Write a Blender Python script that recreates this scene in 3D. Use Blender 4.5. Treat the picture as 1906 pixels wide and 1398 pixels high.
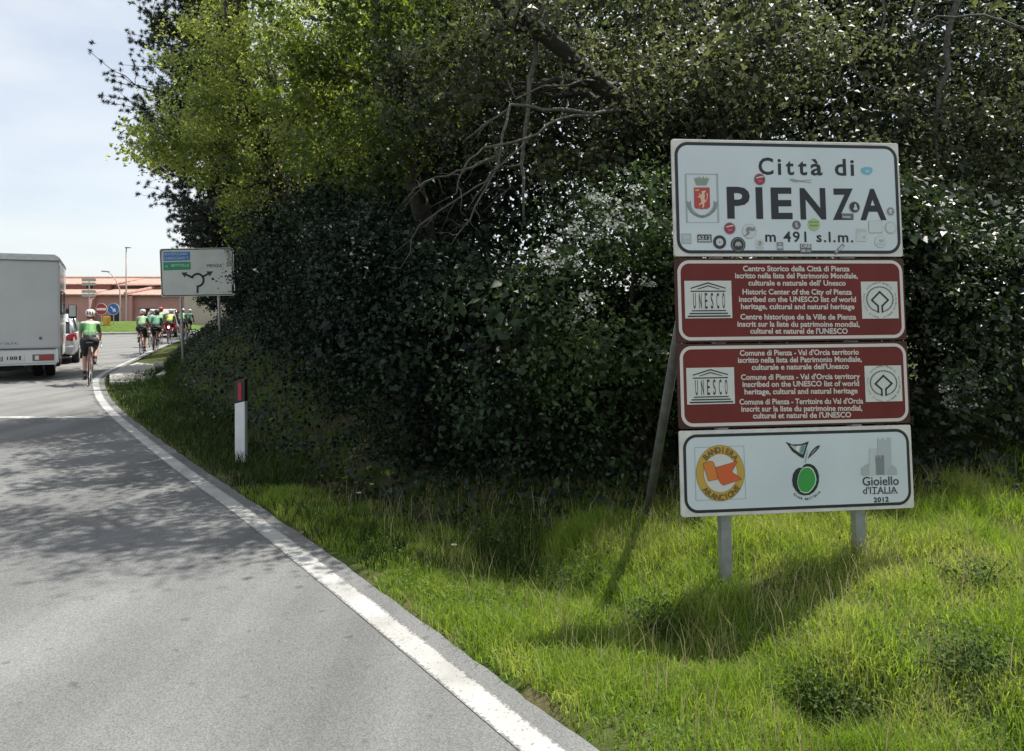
import bpy, bmesh, math, random
import numpy as np
from mathutils import Vector, Matrix, Euler

for o in list(bpy.data.objects):
    bpy.data.objects.remove(o, do_unlink=True)
scene = bpy.context.scene
COL = scene.collection
R = math.radians
RNG = np.random.default_rng(11)
random.seed(5)

# ------------------------------------------------------------------ camera
CAM_H = 1.7
FPX = 1430.0
cam_data = bpy.data.cameras.new('camera')
cam_data.sensor_width = 36.0
cam_data.lens = FPX / 1906.0 * 36.0
cam_data.shift_y = -124.0 / 1906.0
cam_data.clip_start = 0.05
cam_data.clip_end = 6000.0
cam = bpy.data.objects.new('camera', cam_data)
COL.objects.link(cam)
cam.location = (0, 0, CAM_H)
cam.rotation_euler = (R(90), 0, 0)
scene.camera = cam

# ------------------------------------------------------------------ sun and sky
SUN_EL = R(63.5)
SUN_AZ = R(47)                      # clockwise from +Y: ahead and to the right
sun_dir = Vector((math.sin(SUN_AZ) * math.cos(SUN_EL), math.cos(SUN_AZ) * math.cos(SUN_EL), math.sin(SUN_EL)))
sd = bpy.data.lights.new('sun', 'SUN')
sd.energy = 4.4
sd.angle = R(0.53)
sd.color = (1.0, 0.955, 0.88)
sun = bpy.data.objects.new('sun', sd)
COL.objects.link(sun)
sun.rotation_euler = (-sun_dir).to_track_quat('-Z', 'Y').to_euler()
sun.location = (20, 20, 60)

world = bpy.data.worlds.new('World')
scene.world = world
world.use_nodes = True
nt = world.node_tree
nt.nodes.clear()
n_out = nt.nodes.new('ShaderNodeOutputWorld')
n_bg = nt.nodes.new('ShaderNodeBackground')
n_sky = nt.nodes.new('ShaderNodeTexSky')
n_sky.sky_type = 'NISHITA'
n_sky.sun_disc = False
n_sky.sun_elevation = SUN_EL
n_sky.sun_rotation = SUN_AZ
n_sky.altitude = 400
n_sky.air_density = 1.0
n_sky.dust_density = 1.6
n_sky.ozone_density = 1.0
n_tc = nt.nodes.new('ShaderNodeTexCoord')
n_map = nt.nodes.new('ShaderNodeMapping')
n_map.inputs['Scale'].default_value = (1.3, 1.3, 4.2)
n_noise = nt.nodes.new('ShaderNodeTexNoise')
n_noise.inputs['Scale'].default_value = 1.6
n_noise.inputs['Detail'].default_value = 7
n_noise.inputs['Roughness'].default_value = 0.55
n_ramp = nt.nodes.new('ShaderNodeValToRGB')
n_ramp.color_ramp.elements[0].position = 0.36
n_ramp.color_ramp.elements[0].color = (0.48, 0.48, 0.48, 1)
n_ramp.color_ramp.elements[1].position = 0.68
n_ramp.color_ramp.elements[1].color = (0.92, 0.92, 0.92, 1)
n_mix = nt.nodes.new('ShaderNodeMix')
n_mix.data_type = 'RGBA'
CLOUD = (6.55, 6.75, 6.9, 1)
n_mix.inputs[7].default_value = CLOUD
nt.links.new(n_tc.outputs['Generated'], n_map.inputs['Vector'])
nt.links.new(n_map.outputs['Vector'], n_noise.inputs['Vector'])
nt.links.new(n_noise.outputs['Fac'], n_ramp.inputs['Fac'])
nt.links.new(n_ramp.outputs['Color'], n_mix.inputs[0])
nt.links.new(n_sky.outputs['Color'], n_mix.inputs[6])
nt.links.new(n_mix.outputs[2], n_bg.inputs['Color'])
n_bg.inputs['Strength'].default_value = 0.086
nt.links.new(n_bg.outputs['Background'], n_out.inputs['Surface'])

vs = scene.view_settings
vs.view_transform = 'Standard'
vs.look = 'None'
vs.gamma = 1.0
vs.use_curve_mapping = False
vs.exposure = 0.85
scene.render.engine = 'CYCLES'
scene.cycles.max_bounces = 6
scene.cycles.diffuse_bounces = 3
scene.cycles.glossy_bounces = 2
scene.cycles.transmission_bounces = 4
scene.cycles.transparent_max_bounces = 4
scene.cycles.use_denoising = True

# ------------------------------------------------------------------ helpers: materials
def material(name, color=(.5, .5, .5), rough=.6, metal=0.0, spec=.5, var=0.0, scale=8.0, bump=0.0, bscale=None, detail=4, coat=0.0):
    m = bpy.data.materials.new(name)
    m.use_nodes = True
    t = m.node_tree
    b = t.nodes['Principled BSDF']
    b.inputs['Base Color'].default_value = (*color, 1)
    b.inputs['Roughness'].default_value = rough
    b.inputs['Metallic'].default_value = metal
    b.inputs['Specular IOR Level'].default_value = spec
    if coat:
        b.inputs['Coat Weight'].default_value = coat
        b.inputs['Coat Roughness'].default_value = .08
    if var or bump:
        tc = t.nodes.new('ShaderNodeTexCoord')
        nz = t.nodes.new('ShaderNodeTexNoise')
        nz.inputs['Scale'].default_value = scale
        nz.inputs['Detail'].default_value = detail
        t.links.new(tc.outputs['Object'], nz.inputs['Vector'])
        if var:
            rp = t.nodes.new('ShaderNodeValToRGB')
            rp.color_ramp.elements[0].position = .3
            rp.color_ramp.elements[1].position = .7
            rp.color_ramp.elements[0].color = (*[c * (1 - var) for c in color], 1)
            rp.color_ramp.elements[1].color = (*[min(1, c * (1 + var)) for c in color], 1)
            t.links.new(nz.outputs['Fac'], rp.inputs['Fac'])
            t.links.new(rp.outputs['Color'], b.inputs['Base Color'])
        if bump:
            src = nz
            if bscale:
                src = t.nodes.new('ShaderNodeTexNoise')
                src.inputs['Scale'].default_value = bscale
                src.inputs['Detail'].default_value = 3
                t.links.new(tc.outputs['Object'], src.inputs['Vector'])
            bp = t.nodes.new('ShaderNodeBump')
            bp.inputs['Strength'].default_value = bump
            bp.inputs['Distance'].default_value = .02
            t.links.new(src.outputs['Fac'], bp.inputs['Height'])
            t.links.new(bp.outputs['Normal'], b.inputs['Normal'])
    return m


def leaf_material(name, c0, c1, c2, transl=.3, tcol=None, rough=.42, spec=.45):
    m = bpy.data.materials.new(name)
    m.use_nodes = True
    t = m.node_tree
    b = t.nodes['Principled BSDF']
    at = t.nodes.new('ShaderNodeAttribute')
    at.attribute_name = 'tint'
    rp = t.nodes.new('ShaderNodeValToRGB')
    e = rp.color_ramp.elements
    e[0].position = 0.05
    e[0].color = (*c0, 1)
    e[1].position = .95
    e[1].color = (*c2, 1)
    k = e.new(.5)
    k.color = (*c1, 1)
    t.links.new(at.outputs['Fac'], rp.inputs['Fac'])
    t.links.new(rp.outputs['Color'], b.inputs['Base Color'])
    b.inputs['Roughness'].default_value = rough
    b.inputs['Specular IOR Level'].default_value = spec
    tr = t.nodes.new('ShaderNodeBsdfTranslucent')
    mu = t.nodes.new('ShaderNodeMix')
    mu.data_type = 'RGBA'
    mu.blend_type = 'MULTIPLY'
    mu.inputs[0].default_value = 1.0
    mu.inputs[7].default_value = (*(tcol or (1.5, 1.5, .8)), 1)
    t.links.new(rp.outputs['Color'], mu.inputs[6])
    t.links.new(mu.outputs[2], tr.inputs['Color'])
    mx = t.nodes.new('ShaderNodeMixShader')
    mx.inputs[0].default_value = transl
    t.links.new(b.outputs['BSDF'], mx.inputs[1])
    t.links.new(tr.outputs['BSDF'], mx.inputs[2])
    t.links.new(mx.outputs['Shader'], t.nodes['Material Output'].inputs['Surface'])
    return m


# ------------------------------------------------------------------ helpers: geometry
def mesh_np(name, V, loops, totals, tint=None, smooth=False):
    me = bpy.data.meshes.new(name)
    V = np.asarray(V, np.float32)
    loops = np.asarray(loops, np.int32).ravel()
    totals = np.asarray(totals, np.int32)
    me.vertices.add(len(V))
    me.vertices.foreach_set('co', V.ravel())
    me.loops.add(len(loops))
    me.loops.foreach_set('vertex_index', loops)
    me.polygons.add(len(totals))
    starts = np.zeros(len(totals), np.int32)
    starts[1:] = np.cumsum(totals)[:-1]
    me.polygons.foreach_set('loop_start', starts)
    if tint is not None:
        a = me.attributes.new('tint', 'FLOAT', 'FACE')
        a.data.foreach_set('value', np.asarray(tint, np.float32))
    me.update(calc_edges=True)
    if smooth:
        me.polygons.foreach_set('use_smooth', np.ones(len(totals), bool))
    return me


def link(name, me, mat=None, parent=None, loc=None):
    o = bpy.data.objects.new(name, me)
    COL.objects.link(o)
    if mat is not None and me is not None and not me.materials:
        me.materials.append(mat)
    if parent is not None:
        o.parent = parent
    if loc is not None:
        o.location = loc
    return o


def tag(o, label=None, cat=None, group=None, kind=None):
    if label: o['label'] = label
    if cat: o['category'] = cat
    if group: o['group'] = group
    if kind: o['kind'] = kind
    return o


def empty(name, loc=(0, 0, 0), rz=0.0):
    o = bpy.data.objects.new(name, None)
    COL.objects.link(o)
    o.location = loc
    o.rotation_euler = (0, 0, rz)
    o.empty_display_size = .2
    return o


def copy_tree(o, parent=None):
    c = o.copy()
    COL.objects.link(c)
    c.parent = parent
    for ch in list(o.children):
        copy_tree(ch, c)
    return c


class MB:
    """collects faces for one mesh object"""
    def __init__(s):
        s.v, s.f = [], []

    def add(s, vs_, fs_):
        k = len(s.v)
        s.v += [tuple(p) for p in vs_]
        s.f += [tuple(i + k for i in f) for f in fs_]
        return s

    def box(s, c, d, rot=None):
        x, y, z = d[0] / 2, d[1] / 2, d[2] / 2
        vs_ = [Vector(p) for p in ((-x, -y, -z), (x, -y, -z), (x, y, -z), (-x, y, -z), (-x, -y, z), (x, -y, z), (x, y, z), (-x, y, z))]
        if rot is not None:
            vs_ = [rot @ p for p in vs_]
        c = Vector(c)
        return s.add([p + c for p in vs_], [(0, 3, 2, 1), (4, 5, 6, 7), (0, 1, 5, 4), (1, 2, 6, 5), (2, 3, 7, 6), (3, 0, 4, 7)])

    def tube(s, pts, rad, n=8, caps=True):
        pts = [Vector(p) for p in pts]
        if not hasattr(rad, '__len__'):
            rad = [rad] * len(pts)
        rings, vs_, fs_ = [], [], []
        prev = None
        for i, p in enumerate(pts):
            if i == 0: d = pts[1] - p
            elif i == len(pts) - 1: d = p - pts[i - 1]
            else: d = pts[i + 1] - pts[i - 1]
            d = d.normalized() if d.length > 1e-9 else Vector((0, 0, 1))
            if prev is None:
                a = d.orthogonal().normalized()
            else:
                a = prev - d * prev.dot(d)
                a = a.normalized() if a.length > 1e-6 else d.orthogonal().normalized()
            prev = a
            b = d.cross(a)
            for k in range(n):
                t = 2 * math.pi * k / n
                vs_.append(p + (a * math.cos(t) + b * math.sin(t)) * rad[i])
        m = len(pts)
        for i in range(m - 1):
            for k in range(n):
                fs_.append((i * n + k, i * n + (k + 1) % n, (i + 1) * n + (k + 1) % n, (i + 1) * n + k))
        if caps:
            fs_.append(tuple(range(n - 1, -1, -1)))
            fs_.append(tuple((m - 1) * n + k for k in range(n)))
        return s.add(vs_, fs_)

    def prism(s, poly, y0, y1):
        """poly: list of (x, z), extruded along y from y0 to y1 (y0 = front)"""
        n = len(poly)
        vs_ = [(x, y0, z) for x, z in poly] + [(x, y1, z) for x, z in poly]
        fs_ = [tuple(range(n)), tuple(range(2 * n - 1, n - 1, -1))]
        for i in range(n):
            j = (i + 1) % n
            fs_.append((j, i, i + n, j + n))
        return s.add(vs_, fs_)

    def flat(s, poly, y):
        return s.add([(x, y, z) for x, z in poly], [tuple(range(len(poly)))])

    def ring(s, outer, inner, y0, y1=None):
        n = len(outer)
        vs_ = [(x, y0, z) for x, z in outer] + [(x, y0, z) for x, z in inner]
        fs_ = [(i, (i + 1) % n, n + (i + 1) % n, n + i) for i in range(n)]
        return s.add(vs_, fs_)

    def lathe(s, prof, c=(0, 0, 0), n=16, axis='Z'):
        vs_, fs_ = [], []
        for r, h in prof:
            for k in range(n):
                t = 2 * math.pi * k / n
                a, b = r * math.cos(t), r * math.sin(t)
                p = {'Z': (a, b, h), 'X': (h, a, b), 'Y': (a, h, b)}[axis]
                vs_.append((p[0] + c[0], p[1] + c[1], p[2] + c[2]))
        m = len(prof)
        for i in range(m - 1):
            for k in range(n):
                fs_.append((i * n + k, i * n + (k + 1) % n, (i + 1) * n + (k + 1) % n, (i + 1) * n + k))
        fs_.append(tuple(range(n)))
        fs_.append(tuple((m - 1) * n + k for k in range(n)))
        return s.add(vs_, fs_)

    def capsule(s, p0, r0, p1, r1, n=10):
        p0, p1 = Vector(p0), Vector(p1)
        d = p1 - p0
        L = d.length
        if L < 1e-6:
            d = Vector((0, 0, 1))
        d.normalize()
        pts, rad = [], []
        for a in (90, 60, 30):
            pts.append(p0 - d * r0 * math.sin(R(a)))
            rad.append(max(r0 * math.cos(R(a)), r0 * .05))
        pts.append(p0); rad.append(r0)
        pts.append(p1); rad.append(r1)
        for a in (30, 60, 90):
            pts.append(p1 + d * r1 * math.sin(R(a)))
            rad.append(max(r1 * math.cos(R(a)), r1 * .05))
        return s.tube(pts, rad, n)

    def mesh(s, name, smooth=False, fix=True):
        me = bpy.data.meshes.new(name)
        me.from_pydata(s.v, [], s.f)
        if fix:
            bm = bmesh.new()
            bm.from_mesh(me)
            bmesh.ops.recalc_face_normals(bm, faces=bm.faces)
            bm.to_mesh(me)
            bm.free()
        if smooth:
            me.polygons.foreach_set('use_smooth', [True] * len(me.polygons))
        me.update()
        return me

    def build(s, name, mat, parent=None, smooth=False, bevel=0.0, loc=None, fix=True):
        o = link(name, s.mesh(name, smooth, fix), mat, parent, loc)
        if bevel:
            md = o.modifiers.new('bevel', 'BEVEL')
            md.width = bevel
            md.segments = 2
            md.limit_method = 'ANGLE'
            md.angle_limit = R(40)
        return o


def rrect(cx, cz, w, h, r, n=7):
    out = []
    for (sx, sz, a0) in ((1, 1, 0), (-1, 1, 90), (-1, -1, 180), (1, -1, 270)):
        for k in range(n):
            a = R(a0 + 90 * k / (n - 1))
            out.append((cx + sx * (w / 2 - r) + r * math.cos(a), cz + sz * (h / 2 - r) + r * math.sin(a)))
    return out


def ellipse(cx, cz, rx, rz, n=32, a0=0, a1=360):
    full = abs(a1 - a0 - 360) < 1e-6
    m = n if full else n + 1
    return [(cx + rx * math.cos(R(a0 + (a1 - a0) * k / n)), cz + rz * math.sin(R(a0 + (a1 - a0) * k / n))) for k in range(m)]


_tcache = {}
def text_geo(txt, bold=0.0, spacing=1.0):
    """verts (x, z) and faces of a line of lettering; cap height is about 0.69 before scaling"""
    key = (txt, bold, spacing)
    if key in _tcache:
        return _tcache[key]
    cu = bpy.data.curves.new('lettering', 'FONT')
    cu.body = txt
    cu.size = 1.0
    cu.offset = bold
    cu.space_character = spacing
    cu.resolution_u = 3
    ob = bpy.data.objects.new('lettering', cu)
    me = bpy.data.meshes.new_from_object(ob)
    V = [(v.co.x, v.co.y) for v in me.vertices]
    Fs = [tuple(p.vertices) for p in me.polygons]
    bpy.data.objects.remove(ob)
    bpy.data.meshes.remove(me)
    bpy.data.curves.remove(cu)
    _tcache[key] = (V, Fs)
    return V, Fs


_cap = None
def put_text(mb, txt, x0, x1, zbase, cap, y, bold=0.0, slope=0.0, spacing=1.0):
    """fit a line between x0 and x1 with its baseline at zbase and the given cap height"""
    global _cap
    if _cap is None:
        V, _ = text_geo('H')
        _cap = max(v[1] for v in V) - min(v[1] for v in V)
    V, Fs = text_geo(txt, bold, spacing)
    if not V:
        return
    a = min(v[0] for v in V); b = max(v[0] for v in V)
    sx = (x1 - x0) / (b - a)
    sz = cap / (_cap + 2 * bold)
    mb.add([(x0 + (v[0] - a) * sx, y, zbase + (v[1] + bold) * sz + slope * (v[0] - a) * sx) for v in V], Fs)


def arc_text(mb, txt, cx, cz, rx, rz, a_start, a_end, h, y, inside=False, bold=0.0, wid=1.0):
    n = len(txt)
    for i, ch in enumerate(txt):
        if ch == ' ':
            continue
        a = R(a_start + (a_end - a_start) * (i / max(1, n - 1)))
        V, Fs = text_geo(ch, bold)
        x0 = min(v[0] for v in V); x1 = max(v[0] for v in V)
        s = h / .7
        px, pz = cx + rx * math.cos(a), cz + rz * math.sin(a)
        up = Vector((math.cos(a), math.sin(a))) * (-1 if inside else 1)
        rt = Vector((up.y, -up.x))
        mb.add([(px + rt.x * (v[0] - (x0 + x1) / 2) * s * wid + up.x * v[1] * s, y, pz + rt.y * (v[0] - (x0 + x1) / 2) * s * wid + up.y * v[1] * s) for v in V], Fs)


def at(u, v, Y):
    """world point seen at photograph pixel (u, v) at depth Y"""
    return Vector(((u - 953.0) / FPX * Y, Y, CAM_H - (v - 575.0) / FPX * Y))


# ------------------------------------------------------------------ the road's right-hand edge line, in plan
LINE = np.array([(9.2, -11.0), (5.6, -5.2), (3.0, -1.35), (1.35, 1.1), (.12, 2.95), (-1.07, 4.72), (-2.25, 6.42), (-3.5, 8.15), (-5.31, 10.75),
                 (-7.05, 13.35), (-8.75, 16.2), (-10.5, 19.6), (-12.75, 25.86), (-15.6, 34.0), (-18.35, 42.6), (-19.6, 47.5), (-20.0, 52.0)])


def catmull(P, m=8):
    P = np.asarray(P, float)
    E_ = np.vstack([2 * P[0] - P[1], P, 2 * P[-1] - P[-2]])
    out = []
    for i in range(1, len(E_) - 2):
        p0, p1, p2, p3 = E_[i - 1], E_[i], E_[i + 1], E_[i + 2]
        for k in range(m):
            t = k / m
            out.append(.5 * (2 * p1 + (p2 - p0) * t + (2 * p0 - 5 * p1 + 4 * p2 - p3) * t * t + (3 * p1 - p0 - 3 * p2 + p3) * t ** 3))
    out.append(P[-1])
    return np.array(out)


PATH = catmull(LINE, 6)
_seg = PATH[1:] - PATH[:-1]
_len = np.hypot(_seg[:, 0], _seg[:, 1])
_s0 = np.concatenate([[0], np.cumsum(_len)])
_origin = _s0[np.argmin(np.hypot(PATH[:, 0] - .12, PATH[:, 1] - 2.95))]
_S = _s0 - _origin
_tan = np.vstack([_seg / _len[:, None], (_seg / _len[:, None])[-1:]])
_tanv = _tan.copy()
_tanv[1:-1] = _tan[1:-1] + _tan[:-2]
_tanv /= np.hypot(_tanv[:, 0], _tanv[:, 1])[:, None]


def road_sd(x, y):
    """arc length s along the edge line and signed distance d (right of it positive) for arrays of points"""
    P = np.stack([np.ravel(x), np.ravel(y)], 1).astype(float)
    best = np.full(len(P), 1e18)
    S = np.zeros(len(P)); D = np.zeros(len(P))
    for i in range(len(_seg)):
        t = np.clip(((P - PATH[i]) @ _seg[i]) / (_len[i] ** 2), 0, 1)
        q = P - (PATH[i] + t[:, None] * _seg[i])
        d2 = (q ** 2).sum(1)
        m = d2 < best
        best[m] = d2[m]
        side = -(_seg[i][0] * q[:, 1] - _seg[i][1] * q[:, 0])
        D[m] = np.sqrt(d2[m]) * np.sign(side[m])
        S[m] = _S[i] + t[m] * _len[i]
    return S.reshape(np.shape(x)), D.reshape(np.shape(x))


def road_xy(s, d):
    x = np.interp(s, _S, PATH[:, 0]); y = np.interp(s, _S, PATH[:, 1])
    tx = np.interp(s, _S, _tanv[:, 0]); ty = np.interp(s, _S, _tanv[:, 1])
    return x + ty * d, y - tx * d


def hash2(ix, iy, seed):
    h = np.sin(ix * 127.1 + iy * 311.7 + seed * 74.7) * 43758.5453
    return h - np.floor(h)


def vnoise(x, y, sc, seed=0):
    x = np.asarray(x) / sc; y = np.asarray(y) / sc
    ix, iy = np.floor(x), np.floor(y)
    fx, fy = x - ix, y - iy
    fx = fx * fx * (3 - 2 * fx); fy = fy * fy * (3 - 2 * fy)
    a = hash2(ix, iy, seed); b = hash2(ix + 1, iy, seed); c = hash2(ix, iy + 1, seed); d = hash2(ix + 1, iy + 1, seed)
    return (a + (b - a) * fx) * (1 - fy) + (c + (d - c) * fx) * fy


def sstep(x, a, b):
    t = np.clip((np.asarray(x, float) - a) / (b - a), 0, 1)
    return t * t * (3 - 2 * t)


ISLE = (-29.0, 57.0, 6.6)
def terrain(x, y):
    x = np.asarray(x, float); y = np.asarray(y, float)
    s, d = road_sd(x, y)
    near = np.interp(d, [.17, .4, .95, 1.35, 1.8, 2.35, 3.0, 4.2, 6, 12, 30], [-.02, .0, -.07, -.15, .0, .11, .16, .24, .35, .8, 1.6])
    near = near + (vnoise(x, y, .55, 3) - .5) * .12 * sstep(d, .8, 1.6) + (vnoise(x, y, .22, 9) - .5) * .05 * sstep(d, .6, 1.2)
    near = near - .22 * np.exp(-(((x - 1.42) / .2) ** 2 + ((y - 3.38) / .14) ** 2)) + .13 * np.exp(-(((x - 2.15) / .5) ** 2 + ((y - 3.6) / .5) ** 2))
    bank = np.interp(d, [.17, .5, 1.4, 2.40, 4.5, 8, 30], [-.02, .0, .06, .93, 1.7, 2.0, 2.4]) + (vnoise(x, y, .7, 5) - .5) * .16 * sstep(d, .9, 1.8)
    k = sstep(s, 3.0, 9.5)
    h = near * (1 - k) + bank * k
    h = np.where(d < .15, -.07, h)
    left = -np.clip(-d - 8.0, 0, None)
    h = np.where(d < -8.0, .02 + .01 * vnoise(x, y, 5, 2), h)
    rr = np.hypot(x - ISLE[0], y - ISLE[1])
    h = np.where((rr < 17) & (d < .15), -.07, h)
    far = sstep(np.hypot(x, y), 50, 75)
    h = np.where(d > .15, h * (1 - far) + .05 * far, h)
    return h
# ------------------------------------------------------------------ ground, road, markings
def ground_material():
    m = bpy.data.materials.new('soil_and_turf')
    m.use_nodes = True
    t = m.node_tree
    b = t.nodes['Principled BSDF']
    b.inputs['Roughness'].default_value = .95
    b.inputs['Specular IOR Level'].default_value = .1
    tc = t.nodes.new('ShaderNodeTexCoord')
    n1 = t.nodes.new('ShaderNodeTexNoise'); n1.inputs['Scale'].default_value = 2.3; n1.inputs['Detail'].default_value = 8
    n2 = t.nodes.new('ShaderNodeTexNoise'); n2.inputs['Scale'].default_value = 26; n2.inputs['Detail'].default_value = 6
    r1 = t.nodes.new('ShaderNodeValToRGB')
    r1.color_ramp.elements[0].color = (.045, .075, .014, 1); r1.color_ramp.elements[0].position = .38
    r1.color_ramp.elements[1].color = (.10, .085, .045, 1); r1.color_ramp.elements[1].position = .72
    r2 = t.nodes.new('ShaderNodeValToRGB')
    r2.color_ramp.elements[0].color = (.55, .55, .55, 1); r2.color_ramp.elements[1].color = (1.25, 1.25, 1.25, 1)
    mu = t.nodes.new('ShaderNodeMix'); mu.data_type = 'RGBA'; mu.blend_type = 'MULTIPLY'; mu.inputs[0].default_value = 1
    bp = t.nodes.new('ShaderNodeBump'); bp.inputs['Strength'].default_value = .6; bp.inputs['Distance'].default_value = .03
    for n in (n1, n2):
        t.links.new(tc.outputs['Object'], n.inputs['Vector'])
    t.links.new(n1.outputs['Fac'], r1.inputs['Fac'])
    t.links.new(n2.outputs['Fac'], r2.inputs['Fac'])
    t.links.new(r1.outputs['Color'], mu.inputs[6]); t.links.new(r2.outputs['Color'], mu.inputs[7])
    t.links.new(mu.outputs[2], b.inputs['Base Color'])
    t.links.new(n2.outputs['Fac'], bp.inputs['Height']); t.links.new(bp.outputs['Normal'], b.inputs['Normal'])
    return m


def asphalt_material(name, base, seed, pale):
    m = bpy.data.materials.new(name)
    m.use_nodes = True
    t = m.node_tree
    b = t.nodes['Principled BSDF']
    b.inputs['Roughness'].default_value = .82
    b.inputs['Specular IOR Level'].default_value = .3
    tc = t.nodes.new('ShaderNodeTexCoord')
    mp = t.nodes.new('ShaderNodeMapping'); mp.inputs['Location'].default_value = (seed, seed * 2, 0)
    t.links.new(tc.outputs['Object'], mp.inputs['Vector'])
    def noise(scale, detail, rough=.5, vec=None):
        n = t.nodes.new('ShaderNodeTexNoise')
        n.inputs['Scale'].default_value = scale; n.inputs['Detail'].default_value = detail; n.inputs['Roughness'].default_value = rough
        t.links.new((vec or mp).outputs['Vector'], n.inputs['Vector'])
        return n
    def ramp(n, p0, c0, p1, c1):
        r = t.nodes.new('ShaderNodeValToRGB')
        r.color_ramp.elements[0].position = p0; r.color_ramp.elements[0].color = (c0, c0, c0, 1)
        r.color_ramp.elements[1].position = p1; r.color_ramp.elements[1].color = (c1, c1, c1, 1)
        t.links.new(n.outputs['Fac'], r.inputs['Fac'])
        return r
    def mul(a, bb):
        x = t.nodes.new('ShaderNodeMix'); x.data_type = 'RGBA'; x.blend_type = 'MULTIPLY'; x.inputs[0].default_value = 1
        t.links.new(a, x.inputs[6]); t.links.new(bb, x.inputs[7])
        return x.outputs[2]
    rgb = t.nodes.new('ShaderNodeRGB'); rgb.outputs[0].default_value = (*base, 1)
    grain = noise(95, 6, .75)
    grit = t.nodes.new('ShaderNodeTexVoronoi'); grit.inputs['Scale'].default_value = 120
    t.links.new(mp.outputs['Vector'], grit.inputs['Vector'])
    rg = t.nodes.new('ShaderNodeValToRGB')
    rg.color_ramp.elements[0].color = (.72, .72, .72, 1); rg.color_ramp.elements[1].color = (1.2, 1.2, 1.18, 1)
    t.links.new(grit.outputs['Color'], rg.inputs['Fac'])
    blotch = noise(.8, 6, .55)
    # wear runs along the lane: stretch the noise in the road's direction
    mp2 = t.nodes.new('ShaderNodeMapping'); mp2.inputs['Rotation'].default_value = (0, 0, R(-34)); mp2.inputs['Scale'].default_value = (1.4, .09, 1)
    t.links.new(tc.outputs['Object'], mp2.inputs['Vector'])
    lane = noise(1.6, 4, .5, mp2)
    scab = noise(8.5, 4, .62)
    c = mul(rgb.outputs[0], ramp(grain, .3, .74, .7, 1.22).outputs['Color'])
    c = mul(c, rg.outputs['Color'])
    c = mul(c, ramp(blotch, .3, .82, .7, 1.1).outputs['Color'])
    c = mul(c, ramp(lane, .34, .78, .62, 1.08).outputs['Color'])
    c = mul(c, ramp(scab, .30, .66, .37, 1.0).outputs['Color'])
    t.links.new(c, b.inputs['Base Color'])
    bp = t.nodes.new('ShaderNodeBump'); bp.inputs['Strength'].default_value = .55; bp.inputs['Distance'].default_value = .006
    t.links.new(grit.outputs['Distance'], bp.inputs['Height']); t.links.new(bp.outputs['Normal'], b.inputs['Normal'])
    return m


def paint_material(name='road_paint', under=(.16, .158, .153)):
    m = bpy.data.materials.new(name)
    m.use_nodes = True
    t = m.node_tree
    b = t.nodes['Principled BSDF']
    b.inputs['Roughness'].default_value = .6
    tc = t.nodes.new('ShaderNodeTexCoord')
    n = t.nodes.new('ShaderNodeTexNoise'); n.inputs['Scale'].default_value = 55; n.inputs['Detail'].default_value = 8; n.inputs['Roughness'].default_value = .7
    n2 = t.nodes.new('ShaderNodeTexNoise'); n2.inputs['Scale'].default_value = 2.2; n2.inputs['Detail'].default_value = 5
    t.links.new(tc.outputs['Object'], n.inputs['Vector']); t.links.new(tc.outputs['Object'], n2.inputs['Vector'])
    a = t.nodes.new('ShaderNodeAttribute'); a.attribute_name = 'edge'
    ad = t.nodes.new('ShaderNodeMath'); ad.operation = 'MULTIPLY_ADD'; ad.inputs[1].default_value = .22
    t.links.new(a.outputs['Fac'], ad.inputs[0]); t.links.new(n.outputs['Fac'], ad.inputs[2])
    r = t.nodes.new('ShaderNodeValToRGB')
    r.color_ramp.elements[0].position = .56; r.color_ramp.elements[0].color = (.41, .41, .40, 1)
    r.color_ramp.elements[1].position = .66; r.color_ramp.elements[1].color = (*under, 1)
    t.links.new(ad.outputs[0], r.inputs['Fac'])
    r2 = t.nodes.new('ShaderNodeValToRGB')
    r2.color_ramp.elements[0].color = (.68, .68, .66, 1); r2.color_ramp.elements[0].position = .36
    r2.color_ramp.elements[1].color = (1.1, 1.1, 1.1, 1); r2.color_ramp.elements[1].position = .7
    t.links.new(n2.outputs['Fac'], r2.inputs['Fac'])
    mu = t.nodes.new('ShaderNodeMix'); mu.data_type = 'RGBA'; mu.blend_type = 'MULTIPLY'; mu.inputs[0].default_value = 1
    t.links.new(r.outputs['Color'], mu.inputs[6]); t.links.new(r2.outputs['Color'], mu.inputs[7])
    t.links.new(mu.outputs[2], b.inputs['Base Color'])
    bp = t.nodes.new('ShaderNodeBump'); bp.inputs['Strength'].default_value = .3; bp.inputs['Distance'].default_value = .004
    t.links.new(n.outputs['Fac'], bp.inputs['Height']); t.links.new(bp.outputs['Normal'], b.inputs['Normal'])
    return m


M_ground = ground_material()
M_road = asphalt_material('worn_asphalt', (.170, .173, .174), 3.0, 0)
M_road_pale = asphalt_material('pale_asphalt', (.21, .21, .205), 9.0, 0)
M_paint = paint_material()

xs = np.concatenate([-np.geomspace(2500, 40, 14), np.arange(-36, -12.5, 1.1), np.arange(-12, 9.0, .115), np.arange(9.5, 30, 1.2), np.geomspace(34, 2500, 14)])
ys = np.concatenate([-np.geomspace(1500, 12, 10), np.arange(-9, .6, 1.0), np.arange(1.0, 25, .115), np.arange(25.6, 80, 1.0), np.geomspace(84, 3500, 14)])
GX, GY = np.meshgrid(xs, ys)
GZ = terrain(GX, GY)
nx, ny = len(xs), len(ys)
idx = np.arange(nx * ny).reshape(ny, nx)
quads = np.stack([idx[:-1, :-1], idx[:-1, 1:], idx[1:, 1:], idx[1:, :-1]], -1).reshape(-1, 4)
me = mesh_np('ground', np.stack([GX.ravel(), GY.ravel(), GZ.ravel()], 1), quads, np.full(len(quads), 4), smooth=True)
tag(link('ground', me, M_ground), kind='structure')


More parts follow.
